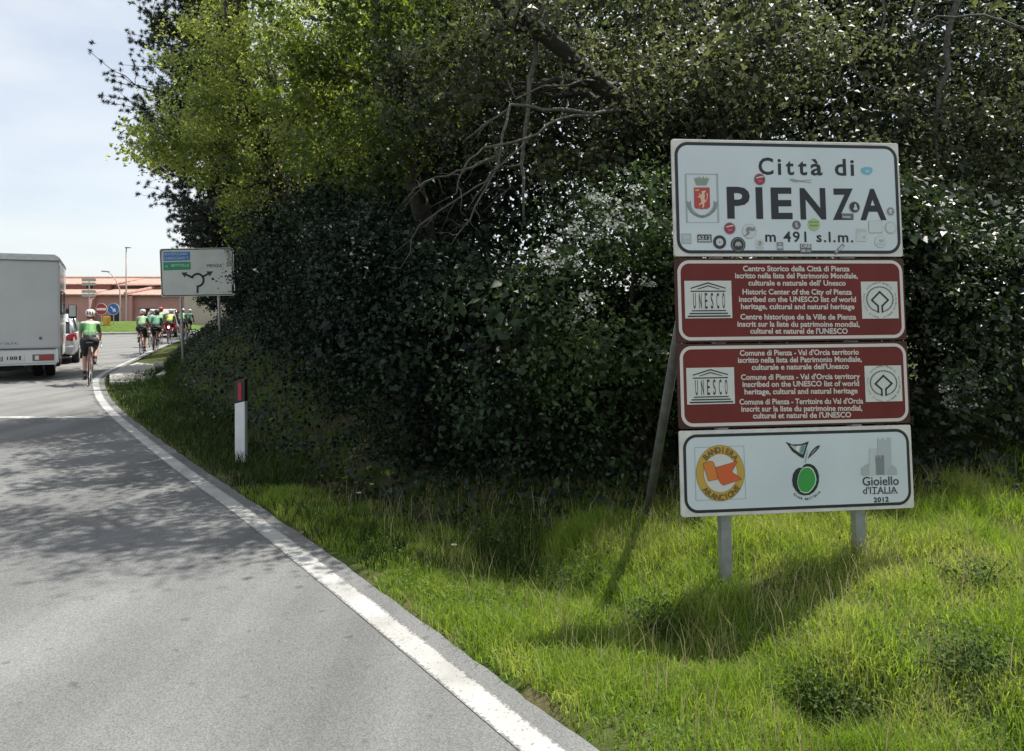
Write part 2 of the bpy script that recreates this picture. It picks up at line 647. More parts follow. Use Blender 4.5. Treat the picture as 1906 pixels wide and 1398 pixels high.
def strip(name, s0, s1, d0, d1, z, mat, ns, nd, jag=0.0, start_y=None, end_y=None):
    ss = np.linspace(s0, s1, ns)
    V = np.zeros((ns, nd, 3))
    for j in range(nd):
        d = d0 + (d1 - d0) * j / (nd - 1)
        dd = np.full(ns, d)
        if j == nd - 1 and jag:
            dd = dd + (vnoise(ss, ss * 0, .35, 4) - .5) * jag + (vnoise(ss, ss * 0, .09, 8) - .5) * jag * .6
        x, y = road_xy(ss, dd)
        V[:, j, 0] = x; V[:, j, 1] = y
    V[..., 2] = z
    i = np.arange(ns * nd).reshape(ns, nd)
    q = np.stack([i[:-1, :-1], i[:-1, 1:], i[1:, 1:], i[1:, :-1]], -1).reshape(-1, 4)
    me_ = mesh_np(name, V.reshape(-1, 3), q, np.full(len(q), 4))
    e = np.abs(np.linspace(-1, 1, nd)) if nd > 2 else np.ones(nd)
    ed = np.tile(np.clip((e - .72) / .28, 0, 1), ns)
    at_ = me_.attributes.new('edge', 'FLOAT', 'POINT')
    at_.data.foreach_set('value', ed.astype(np.float32))
    o = link(name, me_, mat)
    return o


tag(strip('road', -14, 60, -8.0, .175, 0.0, M_road, 1500, 9, jag=.02), kind='structure')
# paler resurfaced stretch towards the roundabout, begins at a straight joint across the lane
mb = MB()
pts = []
for yy in np.linspace(12.0, 47, 60):
    sgrid = np.linspace(5, 60, 600)
    lx, ly = road_xy(sgrid, np.full(600, -.12))
    rx = np.interp(yy, ly, lx)
    wl = 8.2 / max(.2, abs(np.interp(yy, ly, np.gradient(ly) / np.hypot(np.gradient(lx), np.gradient(ly)))))
    pts.append((rx, yy, wl))
vs_ = []
for rx, yy, wl in pts:
    vs_ += [(rx, yy, .0016), (rx - wl, yy, .0016)]
mb.add(vs_, [(2 * i, 2 * i + 1, 2 * i + 3, 2 * i + 2) for i in range(len(pts) - 1)])
tag(mb.build('road_resurfaced', M_road_pale), kind='structure')
tag(strip('edge_line', -14, 57, -.075, .075, .0034, M_paint, 900, 7, jag=.0), kind='structure')
# transverse painted line at the joint
mb = MB()
n = 40
for i in range(n + 1):
    x = -6.42 - 7.2 * i / n
    j = .02 * math.sin(i * 1.7) + .015 * math.sin(i * 4.1)
    mb.v += [(x, 11.93 + j, .004), (x, 12.14 + j * .6, .004)]
mb.f += [(2 * i, 2 * i + 2, 2 * i + 3, 2 * i + 1) for i in range(n)]
tag(mb.build('crossing_line', M_paint), kind='structure')

# roundabout ring, island and its kerb
mb = MB()
N = 72
vs_ = []
for k in range(N):
    a = 2 * math.pi * k / N
    vs_ += [(ISLE[0] + r * math.cos(a), ISLE[1] + r * math.sin(a), -.004) for r in (ISLE[2] - .1, 16.5)]
mb.add(vs_, [(2 * k, 2 * k + 1, (2 * k + 3) % (2 * N), (2 * k + 2) % (2 * N)) for k in range(N)])
tag(mb.build('roundabout_road', M_road_pale), kind='structure')
M_conc = material('kerb_concrete', (.37, .36, .335), .85, var=.18, scale=6, bump=.25, bscale=60)
M_lawn = material('mown_lawn', (.075, .125, .022), .9, var=.3, scale=3.5, bump=.5, bscale=40, spec=.15)
mb = MB()
vs_ = []
prof = [(ISLE[2], -.06), (ISLE[2], .13), (ISLE[2] - .04, .15), (ISLE[2] - .22, .15), (ISLE[2] - .24, .0)]
for k in range(N):
    a = 2 * math.pi * k / N
    vs_ += [(ISLE[0] + r * math.cos(a), ISLE[1] + r * math.sin(a), z) for r, z in prof]
m_ = len(prof)
mb.add(vs_, [(k * m_ + i, ((k + 1) % N) * m_ + i, ((k + 1) % N) * m_ + i + 1, k * m_ + i + 1) for k in range(N) for i in range(m_ - 1)])
tag(mb.build('island_kerb', M_conc, smooth=False), kind='structure')
mb = MB()
vs_ = [(ISLE[0], ISLE[1], .78)]
rings = [1.2, 2.5, 3.8, 5.0, 6.0, ISLE[2] - .2]
hz = [.77, .73, .64, .47, .26, .12]
for r, z in zip(rings, hz):
    vs_ += [(ISLE[0] + r * math.cos(2 * math.pi * k / N), ISLE[1] + r * math.sin(2 * math.pi * k / N), z) for k in range(N)]
fs_ = [(0, 1 + k, 1 + (k + 1) % N) for k in range(N)]
for i in range(len(rings) - 1):
    fs_ += [(1 + i * N + k, 1 + (i + 1) * N + k, 1 + (i + 1) * N + (k + 1) % N, 1 + i * N + (k + 1) % N) for k in range(N)]
mb.add(vs_, fs_)
tag(mb.build('island_lawn', M_lawn, smooth=True), kind='structure')
# white ring line at the roundabout's mouth
mb = MB()
vs_ = []
n = 40
for k in range(n + 1):
    a = R(-120 + 100 * k / n)
    vs_ += [(ISLE[0] + r * math.cos(a), ISLE[1] + r * math.sin(a), .006) for r in (9.6, 9.95)]
mb.add(vs_, [(2 * k, 2 * k + 1, 2 * k + 3, 2 * k + 2) for k in range(n)])
tag(mb.build('roundabout_line', M_paint), kind='structure')
# concrete apron and a kerb stone run beside the lane at the foot of the bank
mb = MB()
ap = [(17.0 - .2, .26), (19.4, .24), (21.8, .3), (23.6, .45), (22.6, 1.0), (20.4, 1.25), (18.4, 1.3), (17.1, 1.05), (16.6, .6)]
pl = [road_xy(np.array(s_), np.array(d_)) for s_, d_ in ap]
mb.add([(float(a), float(b), .075) for a, b in pl] + [(float(a), float(b), -.1) for a, b in pl],
       [tuple(range(len(pl)))] + [(i, (i + 1) % len(pl), len(pl) + (i + 1) % len(pl), len(pl) + i) for i in range(len(pl))])
tag(mb.build('concrete_apron', M_conc), kind='structure')
k_root = empty('kerb', (0, 0, 0))
tag(k_root, kind='structure')
kp = [(16.9, 1.28), (17.9, 1.5), (18.9, 1.55), (19.9, 1.5), (20.9, 1.38), (21.9, 1.2)]
for (s0_, d0_), (s1_, d1_) in zip(kp[:-1], kp[1:]):
    a = Vector([float(q) for q in road_xy(np.array(s0_), np.array(d0_))] + [0]); b = Vector([float(q) for q in road_xy(np.array(s1_), np.array(d1_))] + [0])
    d = (b - a); L = d.length - .015; ang = math.atan2(d.y, d.x)
    MB().box((0, 0, 0), (L, .16, .34)).build('kerb_stone', M_conc, k_root, bevel=.02, loc=((a + b) / 2 + Vector((0, 0, .03)))).rotation_euler = (0, 0, ang)
# ------------------------------------------------------------------ town sign
M_white = material('sign_white', (.575, .635, .67), .5, var=.06, scale=2.2, spec=.35)
M_rimw = material('sign_rim_white', (.60, .595, .56), .5, var=.12, scale=14)
M_black = material('sign_black', (.012, .016, .020), .5)
M_brown = material('sign_brown', (.148, .028, .025), .55, var=.14, scale=3, spec=.2)
M_brown_rim = material('sign_brown_rim', (.07, .030, .028), .6, var=.2, scale=6, spec=.2)
M_cream = material('sign_lettering_white', (.60, .55, .52), .5)
M_plate = material('emblem_plate', (.56, .58, .55), .5, var=.06, scale=9)
M_galv = material('galvanised_steel', (.30, .32, .335), .45, metal=.55, var=.15, scale=18)
M_wood = material('shaded_pole', (.10, .105, .095), .85, var=.3, scale=12)  # brace wood, its shade put into the darker colour
FLAT = {}
def flat(name, c, rough=.5):
    if name not in FLAT:
        FLAT[name] = material('print_' + name, c, rough)
    return FLAT[name]

SG_C = Vector((1.74638817, 4.78101682, 1.60327058))
SG_M = (Matrix.Rotation(.11994998, 3, 'Z') @ Matrix.Rotation(-.06028397, 3, 'X') @ Matrix.Rotation(-.00723722, 3, 'Y'))
SG_ZC = 1.62                                             # height of the stack's centre above the sign's foot
sign = empty('town_sign')
sign.location = SG_C - SG_M @ Vector((0, 0, SG_ZC))
sign.rotation_euler = SG_M.to_euler()
tag(sign, 'tall town entrance sign of two white and two brown panels on grey posts', 'town sign')


def plane_map(C, M, zc):
    Mi = M.transposed()
    nrm = M @ Vector((0, 1, 0))
    def f(u, v):
        d = Vector(((u - 953.0) / FPX, 1.0, -(v - 575.0) / FPX))
        o = Vector((0, 0, CAM_H))
        t = (C - o).dot(nrm) / d.dot(nrm)
        q = Mi @ (o + d * t - C)
        return q.x, q.z + zc
    return f


sp = plane_map(SG_C, SG_M, SG_ZC)
PX = 1.5 / 424.5                                         # metres per photograph pixel on the sign
Wd = 1.5
FRONT = -.013                                            # front face of the panels, in the sign's own y
YT = FRONT - .0025


def panel(vt, vb, body, rim):
    zt = (sp(1250, vt[0])[1] + sp(1680, vt[1])[1]) / 2
    zb = (sp(1260, vb[0])[1] + sp(1690, vb[1])[1]) / 2
    m = MB().prism(rrect(0, (zt + zb) / 2, Wd, zt - zb, .012, 3), FRONT, FRONT + .026)
    p = m.build('sign_panel', rim, sign, bevel=.003)
    return p, zt, zb


def ring_and_field(p, zt, zb, field, line, mo, lw, rad):
    zc_, w, h = (zt + zb) / 2, Wd - 2 * mo[0], (zt - zb) - 2 * mo[1]
    a = rrect(0, zc_, w, h, rad, 9); b = rrect(0, zc_, w - 2 * lw, h - 2 * lw, rad - lw, 9)
    MB().prism(rrect(0, zc_, w - lw, h - lw, rad - lw / 2, 9), FRONT - .001, FRONT + .001).build('sign_face', field, p)
    MB().ring(a, b, FRONT - .002).build('border', line, p, fix=False)


def lettering(p, items, mat, name='lettering'):
    mb_ = MB()
    for a in items:
        txt, u0, u1, v, cap = a[:5]
        bold = a[5] if len(a) > 5 else .012
        spc = a[7] if len(a) > 7 else 1.0
        sl = a[6] if len(a) > 6 else 0.0
        x0, z0 = sp(u0, v); x1, z1 = sp(u1, v + sl)
        put_text(mb_, txt, x0, x1, z0, cap, YT, bold, (z1 - z0) / (x1 - x0), spc)
    return mb_.build(name, mat, p, fix=False)


p1, z1t, z1b = panel((259, 268.6), (476.5, 479.5), M_white, M_rimw)
p2, z2t, z2b = panel((480, 483), (636.5, 634), M_brown, M_brown_rim)
p3, z3t, z3b = panel((639.5, 637), (797, 788.5), M_brown, M_brown_rim)
p4, z4t, z4b = panel((801.5, 792), (962, 946), M_white, M_rimw)
p1['label'] = 'white top panel reading Città di PIENZA m 491 s.l.m.'
p2['label'] = 'upper brown world heritage panel about the historic centre'
p3['label'] = 'lower brown world heritage panel about the valley territory'
p4['label'] = 'white bottom panel with three round and tower emblems'
ring_and_field(p1, z1t, z1b, M_white, M_black, (.014, .018), .020, .085)
ring_and_field(p2, z2t, z2b, M_brown, M_cream, (.012, .012), .020, .075)
ring_and_field(p3, z3t, z3b, M_brown, M_cream, (.012, .012), .020, .075)
ring_and_field(p4, z4t, z4b, M_white, M_black, (.018, .022), .018, .085)

Q = lambda x, y: (1220 + x / 3.496, 240 + y / 3.496)      # enlarged crop of the upper panels -> photograph pixel
Q3 = lambda x, y: (1220 + x / 3.496, 620 + y / 3.496)     # the lower panels
def letters(p, txt, spans, base, cap, bold):
    """widely set capitals: one mesh of lettering, each character in its own place"""
    mb_ = MB()
    a0, a1 = spans[0][0], spans[-1][1]
    for ch, (a, b) in zip(txt, spans):
        yb = base[0] + (base[1] - base[0]) * ((a + b) / 2 - a0) / (a1 - a0)
        x0, z0 = sp(*Q(a, yb)); x1, _ = sp(*Q(b, yb))
        put_text(mb_, ch, x0, x1, z0, cap, YT, bold, .01)
    return mb_.build('lettering', M_black, p, fix=False)


letters(p1, 'Cittàdi', [(665, 762), (790, 813), (842, 895), (922, 980), (1003, 1080), (1160, 1234), (1262, 1286)], (301, 309), .108, .020)
letters(p1, 'PIENZA', [(462, 612), (650, 695), (748, 886), (937, 1104), (1147, 1283), (1325, 1495)], (586, 598), .200, .030)
lettering(p1, [('m 491 s.l.m.', Q(708, 0)[0], Q(1279, 0)[0], Q(0, 737)[1], .066, .020, 1, 1.18)], M_black)
CAPB = .0345
L2 = [('Centro Storico della Città di Pienza', 563, 1255, 928), ('iscritto nella lista del Patrimonio Mondiale,', 512, 1308, 974), ('culturale e naturale dell\' Unesco', 598, 1230, 1021),
      ('Historic Center of the City of Pienza', 560, 1270, 1079), ('inscribed on the UNESCO list of world', 537, 1297, 1127), ('heritage, cultural and natural heritage', 550, 1287, 1174),
      ('Centre historique de la Ville de Pienza', 546, 1297, 1241), ('inscrit sur la liste du patrimoine mondial,', 527, 1320, 1288), ('culturel et naturel de l\'UNESCO', 610, 1243, 1333)]
for t_, a, b, y_ in L2:
    lettering(p2, [(t_, Q(a, 0)[0], Q(b, 0)[0], Q(0, y_)[1], CAPB, .026, .3)], M_cream)
L3 = [('Comune di Pienza - Val d\'Orcia territorio', 542, 1315, 148), ('iscritto nella lista del Patrimonio Mondiale,', 530, 1334, 194), ('culturale e naturale dell\'Unesco', 620, 1250, 240),
      ('Comune di Pienza - Val d\'Orcia territory', 550, 1322, 305), ('inscribed on the UNESCO list of world', 560, 1317, 351), ('heritage, cultural and natural heritage', 573, 1307, 399),
      ('Comune di Pienza - Territoire du Val d\'Orcia', 540, 1343, 465), ('inscrit sur la liste du patrimoine mondial,', 552, 1337, 511), ('culturel et naturel de l\'UNESCO', 628, 1265, 555)]
for t_, a, b, y_ in L3:
    lettering(p3, [(t_, Q3(a, 0)[0], Q3(b, 0)[0], Q3(0, y_)[1], CAPB, .026, -2.0)], M_cream)


def poly_px(pts, f=sp):
    return [f(u, v) for u, v in pts]


# --- temple emblem and world heritage emblem on the two brown panels
def temple(p, u0, v0, u1, v1):
    x0, z0 = sp(u0, v1); x1, z1 = sp(u1, v0)
    w, h = x1 - x0, z1 - z0
    pl_ = MB().prism([(x0, z0), (x1, z0), (x1, z1), (x0, z1)], YT - .001, FRONT).build('emblem_plate', M_plate, p)
    g = MB(); y = YT - .0025
    X = lambda a: x0 + w * a
    Z = lambda b: z1 - h * b
    def bar(a0, b0, a1, b1): g.flat([(X(a0), Z(b1)), (X(a1), Z(b1)), (X(a1), Z(b0)), (X(a0), Z(b0))], y)
    g.flat([(X(.13), Z(.215)), (X(.13), Z(.185)), (X(.5), Z(.04)), (X(.87), Z(.185)), (X(.87), Z(.215)), (X(.5), Z(.075))], y)
    g.flat([(X(.24), Z(.225)), (X(.5), Z(.12)), (X(.77), Z(.225)), (X(.71), Z(.225)), (X(.5), Z(.15)), (X(.30), Z(.225))], y)
    bar(.13, .265, .87, .295)
    for i, ch in enumerate('UNESCO'):
        a0 = .175 + i * .124
        put_text(g, ch, X(a0), X(a0 + .055), Z(.745), h * .415, y, .008)
    bar(.14, .785, .87, .815); bar(.09, .855, .91, .89); bar(.05, .925, .96, .965)
    g.build('emblem', M_black, p, fix=False)


def heritage(p, u0, v0, u1, v1):
    x0, z0 = sp(u0, v1); x1, z1 = sp(u1, v0)
    w, h = x1 - x0, z1 - z0
    MB().prism([(x0, z0), (x1, z0), (x1, z1), (x0, z1)], YT - .001, FRONT).build('emblem_plate', M_plate, p)
    g = MB(); y = YT - .0025
    cx, cz = (x0 + x1) / 2, (z0 + z1) / 2
    k = w / 480.0                                        # drawn in units of the enlarged crop
    def path(pts, t):
        for a, b in zip(pts[:-1], pts[1:]):
            a = Vector(a); b = Vector(b); d = (b - a).normalized(); nn = Vector((-d.y, d.x)) * t / 2
            a2, b2 = a - d * t * .35, b + d * t * .35
            g.flat([tuple(a2 - nn), tuple(b2 - nn), tuple(b2 + nn), tuple(a2 + nn)], y)
    P = lambda a, b: (cx + a * k, cz - b * k * (h / w) * (480 / 535))
    path([P(-28, 175), P(-28, 85), P(-108, 0), P(0, -118), P(108, 0), P(26, 85), P(26, 175)], 22 * k)
    o_ = [P(180 * math.sin(R(a)), -188 * math.cos(R(a)) - 10) for a in np.linspace(-172, 172, 50)]
    i_ = [P(158 * math.sin(R(a)), -166 * math.cos(R(a)) - 10) for a in np.linspace(-172, 172, 50)]
    g.add([(x, y, z) for x, z in o_] + [(x, y, z) for x, z in i_], [(j, j + 1, 51 + j - 1 + 0, 50 + j) for j in range(49)])
    g.build('emblem', M_black, p, fix=False)
    s_ = MB()
    for txt, a0, a1 in (('PATRIMONIO MUNDIAL', 140, 40), ('WORLD HERITAGE', 260, 160), ('PATRIMOINE MONDIAL', 380, 280)):
        arc_text(s_, txt, cx, cz, 203 * k, 206 * k, a0, a1, 20 * k, y, bold=.01)
    s_.build('lettering', flat('emblem_grey', (.20, .21, .21)), p, fix=False)


temple(p2, 1274, 523, 1359, 593); heritage(p2, 1602.5, 524.5, 1667, 593.5)
temple(p3, 1277.5, 683.5, 1364, 753); heritage(p3, 1609, 680, 1674, 748)

# --- coat of arms on the top panel
g = MB(); y = YT - .001
C1 = lambda x, y_: sp(1240 + x / 6.354, 260 + y_ / 6.354)
for a, b, c, d in ((225, 412, 600, 416), (225, 412, 229, 985), (597, 412, 600, 985), (225, 983, 600, 986)):
    q0, q1 = C1(a, d), C1(c, b)
    g.flat([q0, (q1[0], q0[1]), q1, (q0[0], q1[1])], YT)
g.build('emblem_outline', flat('hairline', (.33, .38, .38)), p1, fix=False)
shield = [(316, 572), (502, 572), (506, 800), (480, 822), (425, 824), (412, 832), (398, 824), (335, 818), (322, 795)]
o = MB().flat([C1(*q) for q in shield][::-1], y).build('shield', flat('shield_red', (.42, .055, .045)), p1, fix=False)
crown_ = [(345, 545), (322, 470), (318, 452), (338, 470), (350, 447), (366, 472), (382, 440), (404, 470), (428, 440), (446, 472), (463, 447), (478, 470), (500, 452), (492, 476), (466, 545)]
MB().flat([C1(*q) for q in crown_][::-1], y).build('crown_emblem', flat('crown_green', (.22, .28, .22)), p1, fix=False)
lion = [(402, 620), (428, 612), (452, 606), (455, 625), (438, 640), (446, 665), (440, 700), (452, 730), (448, 752), (436, 760), (440, 790), (425, 812), (408, 806), (420, 790), (414, 765), (400, 770), (378, 786), (376, 770), (404, 745),
        (398, 715), (385, 690), (362, 688), (364, 676), (388, 672), (372, 645), (378, 640), (402, 660), (412, 645)]
g = MB().flat([C1(*q) for q in lion][::-1], y - .001)
g.flat([C1(*q) for q in [(462, 645), (480, 640), (476, 700), (458, 745), (450, 742), (468, 695), (468, 660)]][::-1], y - .001)
g.flat([C1(*q) for q in [(330, 592), (352, 600), (380, 590), (376, 606), (350, 614), (334, 606)]][::-1], y - .001)
g.build('lion', flat('lion_cream', (.68, .47, .33)), p1, fix=False)
g = MB()
for sgn in (-1, 1):
    for k in range(11):
        a = R(-86 + k * 15.5)
        px_, pz_ = 415 + sgn * 152 * math.cos(a * .62 - .62), 800 - 135 * math.sin(a * .62 - .50)
        for s2 in (-1, 1):
            dx, dy = sgn * (26 * s2 + 10), -40
            c0 = (px_, pz_); c1 = (px_ + dx * .5 + 12, pz_ + dy * .5); c2 = (px_ + dx, pz_ + dy); c3 = (px_ + dx * .5 - 12, pz_ + dy * .5)
            g.flat([C1(*q) for q in (c0, c1, c2, c3)], y)
g.build('wreath', flat('wreath_green', (.22, .27, .25)), p1, fix=False)

# --- stickers on the top panel
def disc(p, x, y_, r, layers, f=Q, n=28):
    """layers: (scale, material name, colour) from the outside in"""
    cx, cz = sp(*f(x, y_))
    o_ = None
    for i, (s_, nm, c) in enumerate(layers):
        rr = r / 3.496 * PX * s_
        h_ = MB().flat(ellipse(cx, cz, rr, rr, n), YT - .001 - .0006 * i).build('sticker' if i == 0 else 'sticker_print', flat(nm, c), p, fix=False)
    return cx, cz, r / 3.496 * PX


def rect(p, x, y_, hw, hh, nm, c, rot=0, name='sticker', lift=0, f=Q):
    cx, cz = sp(*f(x, y_))
    a, b = hw / 3.496 * PX, hh / 3.496 * PX
    m = Matrix.Rotation(R(rot), 2)
    return MB().flat([tuple(Vector((cx, cz)) + m @ Vector(q)) for q in ((-a, -b), (a, -b), (a, b), (-a, b))], YT - .001 - lift).build(name, flat(nm, c), p, fix=False)


def blob(p, pts, nm, c, lift=.0006, f=Q, name='sticker_print'):
    return MB().flat([sp(*f(*q)) for q in pts][::-1], YT - .001 - lift).build(name, flat(nm, c), p, fix=False)


for (x, y_) in ((671, 332), (477, 650)):
    disc(p1, x, y_, 37, [(1, 'st_grey', (.22, .20, .21)), (.86, 'st_red', (.30, .025, .05))])
    blob(p1, [(x - 24, y_ - 12), (x + 4, y_ - 20), (x + 22, y_ - 22), (x + 24, y_ - 14), (x + 2, y_ - 10), (x - 22, y_ - 4)], 'st_white', (.55, .50, .50), .0016)
    blob(p1, [(x - 18, y_ + 6), (x + 14, y_ + 2), (x + 18, y_ + 16), (x - 8, y_ + 22)], 'st_pink', (.45, .10, .14), .0016)
disc(p1, 411, 739, 42, [(1, 'st_black', (.03, .032, .035)), (.55, 'st_white2', (.52, .54, .53)), (.1, 'st_black', (.03, .032, .035))])
disc(p1, 531, 755, 47, [(1, 'st_black', (.03, .032, .035)), (.86, 'st_mid', (.20, .22, .23)), (.76, 'st_black', (.03, .032, .035))])
blob(p1, [(512, 750), (520, 738), (541, 738), (550, 750), (552, 768), (538, 760), (531, 772), (524, 760), (510, 768)], 'st_lt', (.38, .40, .40), .003)
disc(p1, 603, 668, 46, [(1, 'st_paler', (.40, .43, .44)), (.93, 'st_pale', (.53, .565, .565))])
blob(p1, [(578, 660), (590, 642), (608, 640), (622, 648), (642, 640), (636, 656), (644, 664), (622, 668), (600, 664), (606, 684), (586, 696), (566, 704), (588, 682), (584, 668)], 'st_mid', (.20, .22, .23), .0016)
disc(p1, 910, 628, 28, [(1, 'st_dk', (.12, .12, .13))])
blob(p1, [(902, 612), (914, 610), (916, 626), (922, 640), (910, 648), (902, 634)], 'st_lt', (.38, .40, .40))
disc(p1, 1022, 625, 39, [(1, 'st_lime', (.34, .48, .20))])
for yy, x0, x1 in ((607, 992, 1052), (630, 1000, 1046)):
    for i in range(7):
        rect(p1, x0 + (x1 - x0) * i / 6, yy + (i % 2) * 3, 3, 5, 'st_olive', (.16, .24, .10), 10 * (i % 3), 'sticker_print', .0008)
disc(p1, 1286, 512, 36, [(1, 'st_mid', (.20, .22, .23)), (.86, 'st_black', (.03, .032, .035))])
blob(p1, [(1284, 494), (1294, 492), (1300, 512), (1306, 528), (1290, 534), (1276, 526), (1284, 510)], 'st_white2', (.52, .54, .53), .002)
disc(p1, 1520, 540, 28, [(1, 'st_lt', (.38, .40, .40)), (.8, 'st_mid', (.20, .22, .23))])
blob(p1, [(1506, 532), (1520, 524), (1534, 534), (1522, 542), (1530, 556), (1510, 552)], 'st_white2', (.52, .54, .53), .002)
blob(p1, [(1328, 262), (1350, 252), (1392, 253), (1404, 266), (1400, 286), (1380, 302), (1352, 300), (1330, 286)], 'st_blue', (.16, .42, .56), .0, name='sticker')
blob(p1, [(1352, 270), (1372, 276), (1384, 266), (1380, 284), (1362, 288)], 'st_blue_lt', (.36, .60, .70), .0008)
blob(p1, [(862, 330), (882, 327), (912, 335), (934, 338), (1008, 334), (1008, 338), (940, 343), (1008, 352), (1006, 356), (930, 347), (900, 350), (876, 342)], 'st_fork', (.30, .30, .31), .0, name='sticker')
rect(p1, 195, 716, 31, 31, 'st_bluegrey', (.36, .41, .42))
rect(p1, 195, 708, 24, 14, 'st_bluegrey2', (.44, .49, .50), 0, 'sticker_print', .0008); rect(p1, 195, 735, 24, 6, 'st_bluegrey2', (.44, .49, .50), 0, 'sticker_print', .0008)
rect(p1, 313, 715, 45, 24, 'st_black', (.03, .032, .035))
g = MB(); x0, z0 = sp(*Q(272, 722)); x1, _ = sp(*Q(354, 722))
put_text(g, '6212', x0, x1, z0, .024, YT - .002, .02); g.build('sticker_print', flat('st_white2', (.52, .54, .53)), p1, fix=False)
rect(p1, 313, 731, 40, 4, 'st_white2', (.52, .54, .53), 0, 'sticker_print', .0008)
rect(p1, 671, 752, 25, 30, 'st_pale', (.53, .565, .565))
disc(p1, 673, 748, 16, [(1, 'st_lt', (.38, .40, .40)), (.75, 'st_white2', (.52, .54, .53))])
rect(p1, 673, 745, 4, 10, 'st_mid', (.20, .22, .23), 0, 'sticker_print', .003); rect(p1, 671, 774, 18, 3, 'st_lt', (.38, .40, .40), 0, 'sticker_print', .001)
rect(p1, 803, 767, 21, 27, 'st_mid', (.20, .22, .23)); rect(p1, 803, 772, 17, 8, 'st_bluegrey2', (.44, .49, .50), 0, 'sticker_print', .0008); rect(p1, 803, 752, 9, 5, 'st_lt', (.38, .40, .40), 0, 'sticker_print', .0008)
rect(p1, 970, 779, 37, 27, 'st_dk', (.12, .12, .13), -1)
g = MB(); x0, z0 = sp(*Q(938, 776)); x1, _ = sp(*Q(1002, 776))
put_text(g, 'ORB', x0, x1, z0, .022, YT - .002, .03); g.build('sticker_print', flat('st_white2', (.52, .54, .53)), p1, fix=False)
rect(p1, 954, 794, 14, 8, 'st_lt', (.38, .40, .40), 0, 'sticker_print', .0008); rect(p1, 988, 794, 13, 8, 'st_fork', (.30, .30, .31), 0, 'sticker_print', .0008)
rect(p1, 1187, 785, 42, 10, 'st_dk', (.12, .12, .13), 42); rect(p1, 1198, 776, 20, 6, 'st_white2', (.52, .54, .53), 42, 'sticker_print', .0008); rect(p1, 1170, 798, 9, 6, 'st_lt', (.38, .40, .40), 42, 'sticker_print', .0008)
rect(p1, 1331, 692, 34, 41, 'st_pale', (.53, .565, .565), -3); rect(p1, 1331, 664, 29, 7, 'st_bluegrey2', (.44, .49, .50), -3, 'sticker_print', .0008)
rect(p1, 1348, 708, 8, 5, 'st_lt', (.38, .40, .40), -3, 'sticker_print', .0008); rect(p1, 1318, 680, 4, 3, 'st_lt', (.38, .40, .40), -3, 'sticker_print', .0008)
rect(p1, 1422, 640, 46, 39, 'st_outline', (.38, .41, .43), 1); rect(p1, 1422, 640, 43, 36, 'st_clear', (.545, .59, .60), 1, 'sticker_print', .0008)
disc(p1, 1520, 645, 39, [(1, 'st_outline', (.38, .41, .43)), (.93, 'st_clear', (.545, .59, .60)), (.84, 'st_outline', (.38, .41, .43)), (.8, 'st_clear', (.545, .59, .60))])
disc(p1, 1453, 737, 38, [(1, 'st_outline', (.38, .41, .43)), (.94, 'st_clear', (.545, .59, .60))])
rect(p1, 1460, 730, 14, 8, 'st_lt', (.38, .40, .40), 0, 'sticker_print', .0022); rect(p1, 1453, 752, 20, 3, 'st_bluegrey2', (.44, .49, .50), 0, 'sticker_print', .0022)
rect(p1, 1241, 571, 39, 17, 'st_dk', (.12, .12, .13), -1, lift=.001); blob(p1, [(1205, 556), (1212, 572), (1252, 570), (1264, 580), (1252, 584), (1206, 580)], 'st_lt', (.38, .40, .40), .002)

# --- three emblems on the bottom panel
CA = lambda x, y_: (1270 + x / 8.224, 800 + y_ / 8.224)
def pol(pts, f, mat, name, lift=0.0, p=p4):
    return MB().flat([sp(*f(*q)) for q in pts][::-1], YT - lift).build(name, mat, p, fix=False)
g = MB()
for a, b in (((175, 266), (925, 243)), ((925, 243), (955, 1048)), ((195, 1074), (955, 1048)), ((175, 266), (195, 1074))):
    A, B = Vector(sp(*CA(*a))), Vector(sp(*CA(*b))); d = (B - A).normalized(); nn = Vector((-d.y, d.x)) * .0016
    g.flat([tuple(A - nn), tuple(B - nn), tuple(B + nn), tuple(A + nn)], YT)
g.build('emblem_outline', flat('hairline', (.33, .38, .38)), p4, fix=False)
bc = sp(*CA(568, 657)); br = 352 / 8.224 * PX; bz = 388 / 8.224 * PX
MB().flat(ellipse(*bc, br * 1.012, bz * 1.012, 48), YT).build('emblem_rim', flat('umber', (.16, .10, .03)), p4, fix=False)
MB().flat(ellipse(*bc, br, bz, 48), YT - .0007).build('emblem_ring', flat('ochre', (.50, .32, .055)), p4, fix=False)
MB().flat(ellipse(*bc, br * .705, bz * .70, 48), YT - .0014).build('emblem_rim', flat('umber', (.16, .10, .03)), p4, fix=False)
MB().flat(ellipse(*bc, br * .692, bz * .688, 48), YT - .0021).build('emblem_field', flat('emblem_white', (.60, .60, .58)), p4, fix=False)
fl1 = [(300, 512), (405, 472), (440, 476), (466, 505), (487, 562), (522, 700), (530, 745), (500, 758), (440, 766), (380, 782)]
fl2 = [(487, 568), (540, 556), (690, 514), (824, 468), (790, 548), (738, 640), (800, 680), (892, 744), (740, 800), (615, 842), (580, 826), (552, 788), (530, 745), (508, 650)]
pol(fl2, CA, flat('flag_orange', (.58, .105, .028)), 'flag_emblem', .0028)
pol(fl1, CA, flat('flag_amber', (.60, .19, .035)), 'flag_emblem', .0028)
g = MB()
for pts_ in (fl1 + fl1[:1], fl2 + fl2[:1]):
    for a, b in zip(pts_[:-1], pts_[1:]):
        A, B = Vector(sp(*CA(*a))), Vector(sp(*CA(*b))); d = (B - A).normalized(); nn = Vector((-d.y, d.x)) * .0013
        g.flat([tuple(A - nn), tuple(B - nn), tuple(B + nn), tuple(A + nn)], YT - .0035)
g.build('flag_outline', flat('umber', (.16, .10, .03)), p4, fix=False)
g = MB()
